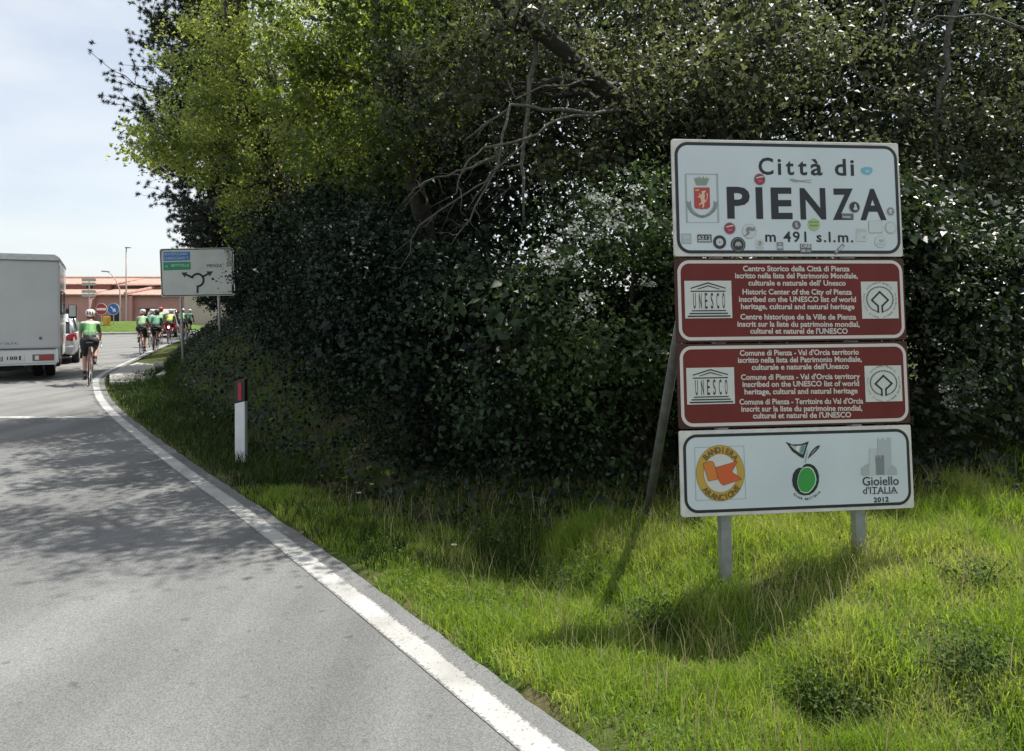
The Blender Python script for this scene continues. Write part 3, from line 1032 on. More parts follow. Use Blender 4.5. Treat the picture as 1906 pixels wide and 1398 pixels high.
arc_text(g, 'BANDIERA', bc[0], bc[1], br * .73, bz * .735, 135, 41, .034, YT - .0035, bold=.03, wid=.95)
arc_text(g, 'ARANCIONE', bc[0], bc[1], br * .965, bz * .97, 222, 322, .034, YT - .0035, inside=True, bold=.03, wid=.92)
g.build('lettering', flat('umber', (.16, .10, .03)), p4, fix=False)
# olive
CO = lambda x, y_: (1480 + x / 7.765, 790 + y_ / 7.765)
dk = flat('ink_green', (.008, .022, .020))
pol([(112, 578), (150, 562), (200, 566), (255, 592), (300, 650), (326, 730), (326, 820), (300, 905), (255, 970), (190, 1012), (110, 1022), (40, 1000), (-10, 950), (-50, 880), (-62, 800), (-48, 710), (-10, 650), (40, 618), (80, 625)], CO, dk, 'olive_outline', .0005)
oc = [(150, 605), (200, 612), (240, 645), (272, 710), (288, 790), (275, 860), (235, 925), (180, 980), (120, 990), (60, 965), (25, 900), (12, 820), (25, 740), (60, 660), (100, 618)]
pol(oc, CO, flat('olive_pale', (.62, .74, .60)), 'olive_gap', .0012)
cxo = sum(q[0] for q in oc) / len(oc); cyo = sum(q[1] for q in oc) / len(oc)
pol([(cxo + (q[0] - cxo) * .93 - 4, cyo + (q[1] - cyo) * .93) for q in oc], CO, flat('olive_green', (.035, .30, .055)), 'olive_fruit', .002)
tri = [(180, 240), (150, 330), (105, 485), (60, 470), (-60, 385), (-110, 310), (-155, 245), (-60, 285), (60, 282)]
pol(tri, CO, dk, 'leaf_emblem', .0005)
pol([(140, 285), (115, 360), (92, 430), (40, 408), (-40, 350), (-95, 290), (-30, 308), (60, 302)], CO, flat('leaf_grey', (.42, .46, .46)), 'leaf_emblem', .0012)
pol([(50, 305), (0, 308), (-10, 360), (30, 395)], CO, flat('leaf_white', (.66, .70, .70)), 'leaf_emblem', .0019)
pol([(130, 295), (70, 303), (45, 400), (88, 420)], CO, flat('leaf_teal', (.12, .26, .24)), 'leaf_emblem', .0019)
pol([(342, 295), (325, 340), (270, 400), (165, 495), (185, 430), (235, 360), (290, 310)], CO, dk, 'leaf_emblem', .0005)
pol([(310, 325), (265, 375), (195, 455), (215, 415), (255, 360)], CO, flat('leaf_mid', (.22, .28, .29)), 'leaf_emblem', .0012)
pol([(168, 340), (158, 420), (130, 555), (120, 556), (138, 450)], CO, flat('leaf_mid', (.22, .28, .29)), 'stem_emblem', .0005)
g = MB(); oc_ = sp(*CO(130, 800))
arc_text(g, 'Città dell\'Olio', oc_[0] + .003, oc_[1], 262 / 7.765 * PX, 262 / 7.765 * PX, 228, 318, .015, YT - .001, inside=True, bold=.03)
g.build('lettering', M_black, p4, fix=False)
# towers
tg = [('tower_far', (.40, .45, .465), [(1168, 190), (1190, 190), (1190, 215), (1225, 215), (1225, 190), (1260, 190), (1260, 215), (1300, 215), (1300, 188), (1362, 186), (1375, 720), (1170, 720)]),
      ('tower_pale', (.47, .52, .53), [(1050, 345), (1160, 340), (1168, 720), (1050, 725)]),
      ('roof_left', (.37, .415, .43), [(935, 630), (985, 590), (1045, 555), (1052, 725), (940, 730)]),
      ('roof_right', (.37, .415, .43), [(1310, 655), (1345, 610), (1382, 578), (1425, 615), (1445, 650), (1450, 718), (1312, 720)]),
      ('tower_near', (.20, .22, .23), [(1135, 442), (1150, 442), (1152, 475), (1168, 478), (1170, 442), (1196, 442), (1198, 478), (1214, 478), (1216, 440), (1260, 440), (1266, 718), (1150, 720)])]
for i, (nm, c, pts_) in enumerate(tg):
    pol(pts_, CO, flat('em_' + nm, c), 'tower_emblem', .0005 + .0005 * i)
def serif_text(txt, a, b, base, cap, bold):
    """lettering with little slab serifs at the feet and heads of upright strokes"""
    g_ = MB()
    x0, z0 = sp(*CO(a, base)); x1, z1 = sp(*CO(b, base - 12))
    sl = (z1 - z0) / (x1 - x0)
    put_text(g_, txt, x0, x1, z0, cap, YT - .001, bold, sl)
    return g_, x0, x1, z0, sl
g, x0, x1, z0, sl = serif_text('Gioiello', 955, 1478, 880, .054, .012)
g.build('lettering', flat('ink', (.03, .035, .045)), p4, fix=False)
g, x0, x1, z0, sl = serif_text('d\'ITALIA', 962, 1455, 1000, .042, .006)
for fx in (.29, .335, .40, .455, .58, .62, .70, .745, .80, .83, .90, .995):
    g.flat([(x0 + (x1 - x0) * fx - .005, YT - .001, )[:1] + (z0 - .001 + sl * (x1 - x0) * fx,), (x0 + (x1 - x0) * fx + .005, z0 - .001 + sl * (x1 - x0) * fx), (x0 + (x1 - x0) * fx + .005, z0 + .003 + sl * (x1 - x0) * fx), (x0 + (x1 - x0) * fx - .005, z0 + .003 + sl * (x1 - x0) * fx)], YT - .0012)
g.build('lettering', flat('ink', (.03, .035, .045)), p4, fix=False)
g = MB(); x0, z0 = sp(*CO(1116, 1122)); x1, _ = sp(*CO(1332, 1116))
put_text(g, '2012', x0, x1, z0, .031, YT - .001, .03, .01, 1.1); g.build('lettering', M_black, p4, fix=False)

# --- posts, clamps and the slanting brace
for x in (-.452, .425):
    mb = MB()
    mb.box((x - .030, .075, 1.15), (.004, .06, 3.1)).box((x + .030, .075, 1.15), (.004, .06, 3.1)).box((x, .047, 1.15), (.056, .004, 3.1))
    mb.build('post', M_galv, sign)
    for z in (.62, .86, 1.14, 1.38, 1.66, 1.9, 2.25, 2.6):
        MB().box((x, .030, z), (.11, .028, .03)).build('clamp', M_galv, sign)
inv = sign.matrix_basis.inverted() if False else (Matrix.Translation(sign.location) @ SG_M.to_4x4()).inverted()
b0, b1 = inv @ at(1200, 985, 6.0), inv @ at(1266, 600, 4.95)
MB().tube([b0, b0.lerp(b1, .5), b1], .033, 14).build('brace', M_wood, sign, smooth=True)

# ------------------------------------------------------------------ direction sign ahead of the roundabout
DS_C = Vector((-6.97248146, 17.03008666, 2.51346335))
DS_M = (Matrix.Rotation(.04771199, 3, 'Z') @ Matrix.Rotation(.05094547, 3, 'X') @ Matrix.Rotation(-.0202986, 3, 'Y'))
dsg = empty('direction_sign')
DZ = 2.55
dsg.location = DS_C - DS_M @ Vector((0, 0, DZ))
dsg.rotation_euler = DS_M.to_euler()
tag(dsg, 'white roundabout direction sign with blue and green fields on two poles', 'road sign')
dp = plane_map(DS_C, DS_M, DZ)
M_dwhite = material('weathered_sign_white', (.48, .51, .485), .5, var=.10, scale=2.5)
pan = MB().prism(rrect(0, DZ, 1.6, 1.062, .05, 5), -.012, .012).build('sign_panel', M_dwhite, dsg)
MB().ring(rrect(0, DZ, 1.575, 1.037, .075, 7), rrect(0, DZ, 1.535, .997, .06, 7), -.014).build('border', M_black, pan, fix=False)
D = lambda x, y_: dp(280 + x / 10.59, 440 + y_ / 10.59)
def dpoly(pts, mat, name, lift=0.0):
    return MB().flat([D(*q) for q in pts][::-1], -.014 - lift).build(name, mat, pan, fix=False)
M_blue = flat('sign_blue', (.035, .15, .40)); M_green = flat('sign_green', (.02, .24, .13)); M_pale_blue = flat('faded_blue', (.30, .43, .62)); M_pgreen = flat('faded_green', (.32, .55, .42))
dpoly([(258, 305), (785, 300), (788, 470), (262, 485)], M_blue, 'blue_field')
dpoly([(258, 510), (795, 500), (800, 655), (262, 672)], M_green, 'green_field')
def dtext(txt, x0_, x1_, base, cap, mat, bold=.02, slope=0.0):
    g_ = MB(); a = D(x0_, base); b = D(x1_, base)
    put_text(g_, txt, a[0], b[0], a[1], cap, -.0165, bold, slope); g_.build('lettering', mat, pan, fix=False)
dtext('MONTEPULCIANO', 275, 740, 378, .062, M_pale_blue, .035)
dtext('CHIANCIANO T.', 275, 770, 460, .062, M_pale_blue, .035)
dtext('A1', 290, 350, 612, .05, M_pgreen, .03)
dtext('BETTOLLE', 415, 770, 600, .058, M_pgreen, .03)
dtext('PIENZA', 1118, 1420, 608, .066, M_black, .0)
g = MB()
def thick(pts, w):
    pts = [Vector(D(*q)) for q in pts]
    for a, b in zip(pts[:-1], pts[1:]):
        d = (b - a).normalized(); nn = Vector((-d.y, d.x)) * w / 2
        g.flat([tuple(a - nn - d * w * .2), tuple(b - nn + d * w * .2), tuple(b + nn + d * w * .2), tuple(a + nn - d * w * .2)], -.0145)
thick([(934, 1110), (934, 975)], .045)
thick([(934 + 118 * math.cos(R(a)), 858 - 122 * math.sin(R(a)) + 4) for a in np.linspace(-86, 160, 26)], .045)
thick([(830, 808), (690, 745)], .045); thick([(1045, 790), (1160, 730)], .045)
g.flat([D(*q) for q in [(612, 716), (730, 705), (682, 812)]], -.015)
g.flat([D(*q) for q in [(1240, 688), (1105, 690), (1172, 790)]], -.015)
g.build('roundabout_symbol', M_black, pan, fix=False)
M_peel = material('peeled_backing', (.20, .21, .20), .8, var=.5, scale=30)
rr_ = random.Random(4)
g = MB()
for (cx_, cy_, sx_, sy_, n_, s_) in ((1530, 290, 60, 40, 22, 20), (1545, 400, 55, 70, 26, 15), (1560, 545, 90, 60, 40, 16), (1625, 640, 22, 22, 8, 13), (1430, 640, 25, 25, 4, 7), (1470, 1105, 120, 10, 16, 6), (1630, 1010, 12, 40, 6, 8)):
    for k in range(n_):
        x, y_ = cx_ + rr_.gauss(0, .5) * sx_, cy_ + rr_.gauss(0, .5) * sy_
        q = [(x + s_ * rr_.uniform(.5, 1.3) * math.cos(a), y_ + s_ * rr_.uniform(.4, 1.2) * math.sin(a)) for a in (0, 1.2, 2.3, 3.4, 4.4, 5.3)]
        q = [(min(a, 1655), b) for a, b in q]
        g.flat([D(*p) for p in q], -.0150 - .00005 * (k + cx_ * .1 % 7))
g.build('peeling_patch', M_peel, pan, fix=False)
for x, zb in ((-.405, -.5), (.425, .2)):
    MB().tube([(x, .05, zb), (x, .05, 3.05)], .03, 10).build('pole', M_galv, dsg, smooth=True)
    for z in (2.2, 2.85):
        MB().box((x, .03, z), (.12, .03, .035)).build('clamp', M_galv, dsg)

# ------------------------------------------------------------------ delineator post on the verge
gp = empty('delineator_post', at(450, 858, 8.62), R(-6))
tag(gp, 'white roadside delineator post with black slanted top and red reflector', 'marker post')
gx, gy = gp.location.x, gp.location.y
gp.location.z = float(terrain(np.array([gx]), np.array([gy]))[0])
gp.rotation_euler = (R(-1.2), R(-.8), R(-8))
M_post = material('post_plastic_white', (.66, .69, .70), .45, var=.08, scale=6)
M_postb = material('post_plastic_black', (.014, .015, .017), .45)
M_refl = material('red_reflector', (.36, .012, .035), .25, coat=.5)
w = .061
def postbit(z0a, z0b, z1a, z1b, mat, name, g_=0.0):
    pl_ = [(-w - g_, -.045 - g_), (w + g_, -.045 - g_), (w * .8 + g_, .045 + g_), (-w * .8 - g_, .045 + g_)]
    zz = lambda x, a, b: a + (b - a) * (x + w) / (2 * w)
    mb_ = MB().add([(x, y_, zz(x, z0a, z0b)) for x, y_ in pl_] + [(x, y_, zz(x, z1a, z1b)) for x, y_ in pl_],
                   [(3, 2, 1, 0), (4, 5, 6, 7), (0, 1, 5, 4), (1, 2, 6, 5), (2, 3, 7, 6), (3, 0, 4, 7)])
    return mb_.build(name, mat, gp, bevel=.008)
postbit(-.2, -.2, .648, .676, M_post, 'post_body')
top = postbit(.65, .678, .895, .925, M_postb, 'post_cap', .0015)
MB().prism(rrect(.004, .785, .044, .2, .012, 4), -.052, -.044).build('reflector', M_refl, top)
# ------------------------------------------------------------------ pink building beyond the roundabout
M_pink = material('pink_render', (.50, .27, .24), .9, var=.12, scale=.5, bump=.15, bscale=12)
M_pink2 = material('pink_render_soffit', (.44, .235, .21), .9, var=.1, scale=.6)
M_beige = material('beige_render', (.48, .42, .34), .9, var=.1, scale=.5)
M_dark = material('dark_opening', (.02, .018, .018), .6)
M_shutter = material('brown_shutter', (.12, .05, .045), .7)  # even brown for the clerestory windows
def roof_material():
    m = bpy.data.materials.new('terracotta_tiles')
    m.use_nodes = True
    t = m.node_tree
    b = t.nodes['Principled BSDF']
    b.inputs['Roughness'].default_value = .9
    tc = t.nodes.new('ShaderNodeTexCoord')
    w_ = t.nodes.new('ShaderNodeTexWave'); w_.wave_type = 'BANDS'; w_.bands_direction = 'X'
    w_.inputs['Scale'].default_value = 1.4; w_.inputs['Distortion'].default_value = .4; w_.inputs['Detail'].default_value = 2
    n = t.nodes.new('ShaderNodeTexNoise'); n.inputs['Scale'].default_value = 2.2; n.inputs['Detail'].default_value = 9; n.inputs['Roughness'].default_value = .75
    r = t.nodes.new('ShaderNodeValToRGB')
    r.color_ramp.elements[0].position = .3; r.color_ramp.elements[0].color = (.36, .20, .155, 1)
    r.color_ramp.elements[1].position = .7; r.color_ramp.elements[1].color = (.58, .38, .31, 1)
    bp = t.nodes.new('ShaderNodeBump'); bp.inputs['Strength'].default_value = .8; bp.inputs['Distance'].default_value = .1
    t.links.new(tc.outputs['Object'], w_.inputs['Vector']); t.links.new(tc.outputs['Object'], n.inputs['Vector'])
    t.links.new(n.outputs['Fac'], r.inputs['Fac']); t.links.new(r.outputs['Color'], b.inputs['Base Color'])
    t.links.new(w_.outputs['Fac'], bp.inputs['Height']); t.links.new(bp.outputs['Normal'], b.inputs['Normal'])
    return m
M_roof = roof_material()
M_grey = material('pole_grey_paint', (.36, .37, .37), .55, var=.1, scale=4)
M_pinkpole = material('pole_rosy_grey', (.46, .38, .35), .6)

BY = 90.0
PM = FPX / BY                                            # photograph pixels per metre at the facade
bx_ = lambda u: (u - 953.0) / PM
bz_ = lambda v: CAM_H - (v - 575.0) / PM
hb = empty('farm_building', (bx_(215), BY, 0))
tag(hb, 'long pink rendered building with stepped terracotta roof beyond the roundabout', 'building')
ox = bx_(215)
def wpart(name, u0, u1, z0, z1, y0, y1, mat):
    a, b = bx_(u0) - ox, bx_(u1) - ox
    return MB().box(((a + b) / 2, (y0 + y1) / 2, (z0 + z1) / 2), (b - a, y1 - y0, z1 - z0)).build(name, mat, hb)
E1 = bz_(549)
wpart('wall', -60, 178, -.3, E1, -1.2, 12, M_pink); wpart('wall', 178.1, 345, -.3, E1 - .01, 0, 12.02, M_pink); wpart('buttress', 243, 250, -.3, E1 - .02, -.5, -.01, M_pink)
wpart('clerestory_wall', -60, 180, E1 + .3, bz_(526), 3.0, 11.9, M_pink2); wpart('clerestory_wall', 183, 345, E1 + .28, bz_(526) - .02, 3.6, 11.85, M_pink2)
def slab(name, pts, mat=M_roof, th=.14):
    v_ = [Vector(p) for p in pts]; n_ = len(v_)
    return MB().add([p for p in v_] + [p - Vector((0, 0, th)) for p in v_], [tuple(range(n_)), tuple(range(2 * n_ - 1, n_ - 1, -1))] + [(i, n_ + i, n_ + (i + 1) % n_, (i + 1) % n_) for i in range(n_)]).build(name, mat, hb)
X_ = lambda u: bx_(u) - ox
zl, zu, zr = bz_(548), bz_(535), bz_(513)
slab('roof', [(X_(-60), -1.6, zl), (X_(181), -1.6, zl), (X_(181), 3.2, zu), (X_(-60), 3.2, zu)])
slab('roof', [(X_(181.3), -.5, zl), (X_(238), -.5, zl), (X_(262), 3.7, zu), (X_(181.3), 3.7, zu)])
slab('roof', [(X_(238.4), -.5, zl - .03), (X_(347), -.5, zl - .03), (X_(347), 3.7, zu - .03), (X_(262.4), 3.7, zu - .03)])
slab('upper_roof', [(X_(-60), 2.4, bz_(527)), (X_(135), 2.4, bz_(527)), (X_(150), 7.6, zr), (X_(-60), 7.6, zr)])
slab('upper_roof', [(X_(135.4), 2.4, bz_(527)), (X_(190), 2.4, bz_(527)), (X_(213), 7.6, zr + .03), (X_(150.4), 7.6, zr + .03)])
slab('upper_roof', [(X_(190.5), 3.1, bz_(529)), (X_(347), 3.1, bz_(527)), (X_(347), 7.6, zr), (X_(213.4), 7.6, zr)])
slab('rear_roof', [(X_(-60), 7.7, zr), (X_(347), 7.7, zr), (X_(347), 12.5, zl), (X_(-60), 12.5, zl)])
MB().tube([(X_(237), -.6, zl + .08), (X_(262), 3.7, zu + .1)], .2, 6).build('hip_ridge', M_roof, hb)
MB().tube([(X_(-60), 7.6, zr + .05), (X_(347), 7.6, zr + .05)], .17, 6).build('ridge_cap', M_roof, hb)
for u0, u1, v0, v1 in ((135, 147, 528, 535), (205, 250, 529.5, 534.5), (264, 300, 527.5, 533)):
    yb = 2.97 if u1 < 180 else 3.57
    w_ = wpart('window', u0, u1, bz_(v1), bz_(v0), yb - .05, yb - .004, M_shutter)
    MB().box(((X_(u0) + X_(u1)) / 2, yb - .06, (bz_(v0) + bz_(v1)) / 2), ((u1 - u0) / PM - .3, .02, (v1 - v0) / PM - .12)).build('pane', M_dark, w_)
for u0, u1, v0, yb in ((118, 150, 575, -1.2), (206, 223, 577, 0), (262, 300, 574, 0)):
    d_ = wpart('doorway', u0, u1, -.2, bz_(v0), yb - .04, yb - .004, M_dark)
    MB().box(((X_(u0) + X_(u1)) / 2, yb - .07, bz_(v0) + .1), ((u1 - u0) / PM + .4, .1, .2)).build('lintel', M_pink2, d_)
hb2 = empty('beige_building', ((372 - 953.0) / FPX * 86, 86, 0))
tag(hb2, 'plain beige wall glimpsed under the direction sign beside the pink building', 'building')
MB().box((3.0, 2, 1.9), (9.5, 4, 3.8)).build('wall', M_beige, hb2)
MB().prism([(-2.1, 3.82), (8.0, 3.82), (7.8, 4.0), (-1.9, 4.0)], -.3, 4.3).build('roof', M_roof, hb2)

# ------------------------------------------------------------------ things on and round the island
def lamp(name, u, Y, vtop, label, curved):
    b = at(u, 575, Y); r_ = empty(name, (b.x, Y, 0.05)); zt = at(u, vtop, Y).z
    tag(r_, label, 'street lamp')
    if curved:
        hx = (195 - u) / FPX * Y
        pts = [(0, 0, 0), (0, 0, zt * .55), (-.02, 0, zt * .68), (hx * .25, 0, zt * .84), (hx * .55, 0, zt * .95), (hx * .8, 0, zt)]
        MB().tube(pts, [.075, .06, .055, .045, .04, .035], 8).build('pole', M_pinkpole, r_, smooth=True)
        MB().prism([(hx * .7, zt - .04), (hx * .7, zt + .06), (hx * 1.1, zt + .1), (hx * 1.25, zt + .03), (hx * 1.1, zt - .02)], -.13, .13).build('lamp_head', M_grey, r_, bevel=.02)
    else:
        MB().tube([(0, 0, 0), (0, 0, zt * .5), (0, 0, zt)], [.08, .065, .05], 8).build('pole', M_pinkpole, r_, smooth=True)
        MB().prism([(-.06, zt - .06), (-.06, zt + .06), (.42, zt + .03), (.42, zt - .03)], -.12, .12).build('lamp_head', M_grey, r_, bevel=.015)
    MB().lathe([(.13, 0), (.13, .35), (.09, .4)], n=10).build('base_sleeve', M_grey, r_)
lamp('street_lamp', 235, 66, 462, 'tall straight street lamp with a small flat head', False)
lamp('street_lamp', 223.5, 64, 507, 'shorter street lamp with an arm curving left', True)
# arrow boards on a pole, backs to the camera
ab = empty('arrow_sign', (at(166, 575, 62).x, 62, .05))
tag(ab, 'pole with two stacked pairs of direction boards before the pink roof', 'road sign')
MB().tube([(0, 0, 0), (0, 0, 4.25)], .045, 8).build('pole', M_pinkpole, ab)
M_board = material('board_back_grey', (.40, .39, .37), .6)
for zc_, side in ((3.98, 0), (3.66, 1), (3.05, 0), (2.75, 1)):
    x0, x1 = (-.56, .52)
    tip = .14
    MB().prism([(x0, zc_ - .12), (x1, zc_ - .12), (x1 + tip, zc_), (x1, zc_ + .12), (x0, zc_ + .12)], -.09, -.06).build('direction_board', M_board, ab)
# no-entry and keep-right discs on the island with their yellow bollard
def disc_sign(name, u, v, Y, r, label, kind):
    c = at(u, v, Y)
    rt = empty(name, (c.x, Y, .3)); tag(rt, label, 'road sign')
    zc_ = c.z - .3
    MB().tube([(0, .03, -.2), (0, .03, zc_ + r * .8)], .03, 8).build('pole', M_grey, rt)
    wmat = flat('sign_clean_white', (.75, .75, .73))
    pn = MB().prism(ellipse(0, zc_, r, r, 32), -.01, .012).build('sign_panel', wmat, rt)
    if kind == 'no_entry':
        MB().flat(ellipse(0, zc_, r * .95, r * .95, 32), -.013).build('sign_face', flat('sign_red', (.38, .022, .030)), pn, fix=False)
        MB().flat([(-r * .8, zc_ - r * .19), (r * .8, zc_ - r * .19), (r * .8, zc_ + r * .19), (-r * .8, zc_ + r * .19)], -.016).build('bar', wmat, pn, fix=False)
    else:
        MB().flat(ellipse(0, zc_, r * .95, r * .95, 32), -.013).build('sign_face', flat('mandatory_blue', (.035, .13, .40)), pn, fix=False)
        m = Matrix.Rotation(R(-45), 2)
        ar = [(-.62, -.1), (.1, -.1), (.1, -.36), (.66, 0), (.1, .36), (.1, .1), (-.62, .1)]
        MB().flat([tuple(m @ Vector(q) * r + Vector((0, zc_))) for q in ar], -.016).build('arrow', wmat, pn, fix=False)
disc_sign('no_entry_sign', 188.5, 575.5, 53.6, .41, 'round red no-entry sign with white bar on the island', 'no_entry')
disc_sign('keep_right_sign', 211, 575.5, 53.2, .41, 'round blue sign with white arrow pointing down right', 'keep')
yb = at(199, 600, 53); yr = empty('traffic_bollard', (yb.x, 53, .42)); tag(yr, 'short yellow traffic bollard under the round island signs', 'bollard')
M_yel = material('bollard_yellow', (.62, .36, .02), .5, var=.1, scale=5); M_yel2 = material('bollard_amber', (.48, .24, .02), .5)
MB().box((0, 0, .36), (.42, .30, .8)).build('bollard_body', M_yel, yr, bevel=.03); MB().box((.16, -.165, .36), (.1, .03, .7)).build('bollard_stripe', M_yel2, yr)
# ------------------------------------------------------------------ vehicles
M_vanwhite = material('camper_white', (.62, .63, .63), .4, var=.04, scale=2, coat=.3)
M_vanshade = material('camper_rear_shaded', (.46, .475, .48), .5, var=.05, scale=1.5)  # the camper's white, darkened to paint in the shade on its rear
M_alu = material('aluminium_trim', (.52, .53, .53), .4, metal=.3, var=.1, scale=9)
M_dkgrey = material('seal_grey', (.10, .105, .11), .6)
M_tyre = material('tyre_rubber', (.018, .018, .019), .85)
M_under = material('underbody_black', (.012, .012, .013), .8)
M_rim = material('wheel_rim_grey', (.35, .36, .37), .4, metal=.6)
M_tail = material('tail_light_red', (.34, .014, .022), .2, coat=.6)
M_tailw = material('tail_light_clear', (.62, .60, .58), .25, coat=.5)
M_glass = material('tinted_glass', (.03, .04, .045), .08, spec=.8)
M_silver = material('silver_car_paint', (.52, .55, .58), .3, metal=.35, coat=.6)
M_redcar = material('dark_red_car_paint', (.10, .012, .014), .3, coat=.6)
M_platew = material('number_plate_white', (.60, .61, .60), .5)


def wheel(name, parent, c, r, w, tyre=M_tyre, rim=M_rim):
    t = MB().lathe([(r * .62, -w / 2), (r * .94, -w / 2), (r, -w * .3), (r, w * .3), (r * .94, w / 2), (r * .62, w / 2)], (0, 0, 0), 24, 'X').build('wheel', tyre, parent, loc=c)
    MB().lathe([(r * .16, -w * .52), (r * .6, -w * .5), (r * .6, w * .5), (r * .16, w * .52)], (0, 0, 0), 20, 'X').build('rim', rim, t)
    return t


van = empty('camper_van', (-11.86, 17.95, .004), R(28.5))
tag(van, 'white box-bodied camper van seen from behind, cut by the picture edge', 'camper van')
HW = 1.1
prof = [(-HW, .74), (HW, .74), (HW, 2.86), (HW - .10, 2.97), (-HW + .10, 2.97), (-HW, 2.86)]
mb = MB().prism(prof, .03, 4.9)
mb.build('box_body', M_vanwhite, van, bevel=.02)
MB().prism([(-HW + .02, .76), (HW - .02, .76), (HW - .02, 2.86), (-HW + .02, 2.86)], .0, .032).build('rear_wall', M_vanshade, van)
MB().prism([(-HW - .012, 2.85), (HW + .012, 2.85), (HW + .012, 2.93), (HW - .09, 3.0), (-HW + .09, 3.0), (-HW - .012, 2.93)], -.03, 4.95).build('roof_trim', M_alu, van, bevel=.015)
MB().box((0, -.012, 2.845), (2.16, .02, .02)).build('roof_seal', M_dkgrey, van)
for s_ in (-1, 1):
    MB().box((s_ * (HW + .004), .06, 1.72), (.03, .16, 2.06)).build('corner_trim', M_alu, van, bevel=.01)
MB().box((0, -.01, .752), (2.18, .06, .03)).build('lower_seal', M_dkgrey, van)
MB().prism([(-HW + .01, .40), (HW - .01, .40), (HW - .01, .735), (-HW + .01, .735)], -.02, .3).build('rear_bumper', M_vanwhite, van, bevel=.02)
MB().box((HW - .04, .6, .60), (.05, 1.3, .30)).build('side_skirt', M_vanwhite, van); MB().box((HW - .04, 3.7, .60), (.05, 2.3, .30)).build('side_skirt', M_vanwhite, van)
MB().box((0, -.03, .385), (2.1, .1, .03)).build('bumper_step', M_alu, van)
for s_ in (-1, 1):
    tl = MB().box((s_ * .78, -.03, .54), (.44, .03, .15)).build('tail_light', M_dkgrey, van, bevel=.008)
    MB().box((s_ * .84, -.048, .54), (.24, .012, .11)).build('lens', M_tail, tl); MB().box((s_ * .65, -.048, .54), (.08, .012, .10)).build('lens', M_tailw, tl)
npl = MB().box((.12, -.03, .54), (.56, .012, .13)).build('number_plate', M_platew, van, bevel=.004)
g = MB(); put_text(g, 'EJ 188', -.13, .26, .50, .08, -.038, .02); g.build('lettering', M_under, npl, fix=False)
MB().box((.31, -.037, .54), (.04, .002, .1)).build('plate_band', flat('plate_blue', (.02, .03, .10)), npl)
g = MB(); put_text(g, 'erait', -.25, .28, .86, .07, -.003, .01); g.build('lettering', flat('faded_logo', (.22, .24, .26)), van, fix=False)
MB().lathe([(.035, -.015), (.035, .0)], (.72, 0, 1.0), 10, 'Y').build('lock', M_dkgrey, van)
MB().box((0, 2.6, .46), (1.5, 4.6, .2)).build('chassis', M_under, van)
MB().tube([(-.5, .2, .33), (-.2, .25, .28), (.1, .25, .28), (.35, .2, .34)], .06, 8).build('exhaust', M_under, van)
MB().box((.5, .05, .3), (.05, .04, .14)).build('tow_hook', M_under, van)
for x in (-.86, -.60, .60, .86):
    wheel('wheel', van, (x, 1.45, .33), .33, .21)
for x in (-.86, .86):
    wheel('wheel', van, (x, 5.2, .33), .33, .21)
MB().prism([(-.98, .45), (.98, .45), (.98, 1.35), (.82, 2.15), (-.82, 2.15), (-.98, 1.35)], 4.9, 5.7).build('cab', M_vanwhite, van, bevel=.04)
MB().prism([(-.95, .45), (.95, .45), (.95, 1.1), (-.95, 1.1)], 5.7, 6.4).build('bonnet', M_vanwhite, van, bevel=.08)
for s_ in (-1, 1):
    w_ = MB().add([(s_ * .972, 5.0, 1.36), (s_ * .972, 5.65, 1.36), (s_ * .85, 5.65, 2.0), (s_ * .85, 5.0, 2.0)], [(0, 1, 2, 3)]).build('cab_window', M_glass, van)
    mr = MB().tube([(s_ * .95, 5.5, 1.5), (s_ * 1.2, 5.45, 1.62)], .025, 8).build('mirror_arm', M_under, van)
    MB().box((s_ * 1.26, 5.45, 1.62), (.22, .09, .42)).build('mirror', M_under, mr, bevel=.03)
    MB().box((s_ * 1.26, 5.40, 1.64), (.17, .012, .34)).build('mirror_glass', flat('mirror_glass', (.45, .48, .5), .15), mr)
for y0, y1, z0, z1 in ((.9, 2.2, 1.55, 2.15), (3.0, 4.2, 1.55, 2.15)):
    f_ = MB().box((HW + .008, (y0 + y1) / 2, (z0 + z1) / 2), (.02, y1 - y0, z1 - z0)).build('side_window', M_dkgrey, van, bevel=.01)
    MB().box((HW + .02, (y0 + y1) / 2, (z0 + z1) / 2), (.01, y1 - y0 - .1, z1 - z0 - .1)).build('pane', M_glass, f_)


def loft(name, secs, mat, parent, smooth=True, bevel=0.0):
    """secs: list of (y, ring of (x, z))"""
    n_ = len(secs[0][1])
    vs__, fs__ = [], []
    for y_, r_ in secs:
        vs__ += [(x, y_, z) for x, z in r_]
    for i in range(len(secs) - 1):
        fs__ += [(i * n_ + k, i * n_ + (k + 1) % n_, (i + 1) * n_ + (k + 1) % n_, (i + 1) * n_ + k) for k in range(n_)]
    fs__ += [tuple(range(n_)), tuple((len(secs) - 1) * n_ + k for k in range(n_))]
    o_ = MB().add(vs__, fs__).build(name, mat, parent, smooth=False)
    md = o_.modifiers.new('bevel', 'BEVEL'); md.width = bevel or .03; md.segments = 3; md.limit_method = 'ANGLE'; md.angle_limit = R(25)
    for p_ in o_.data.polygons: p_.use_smooth = True
    return o_


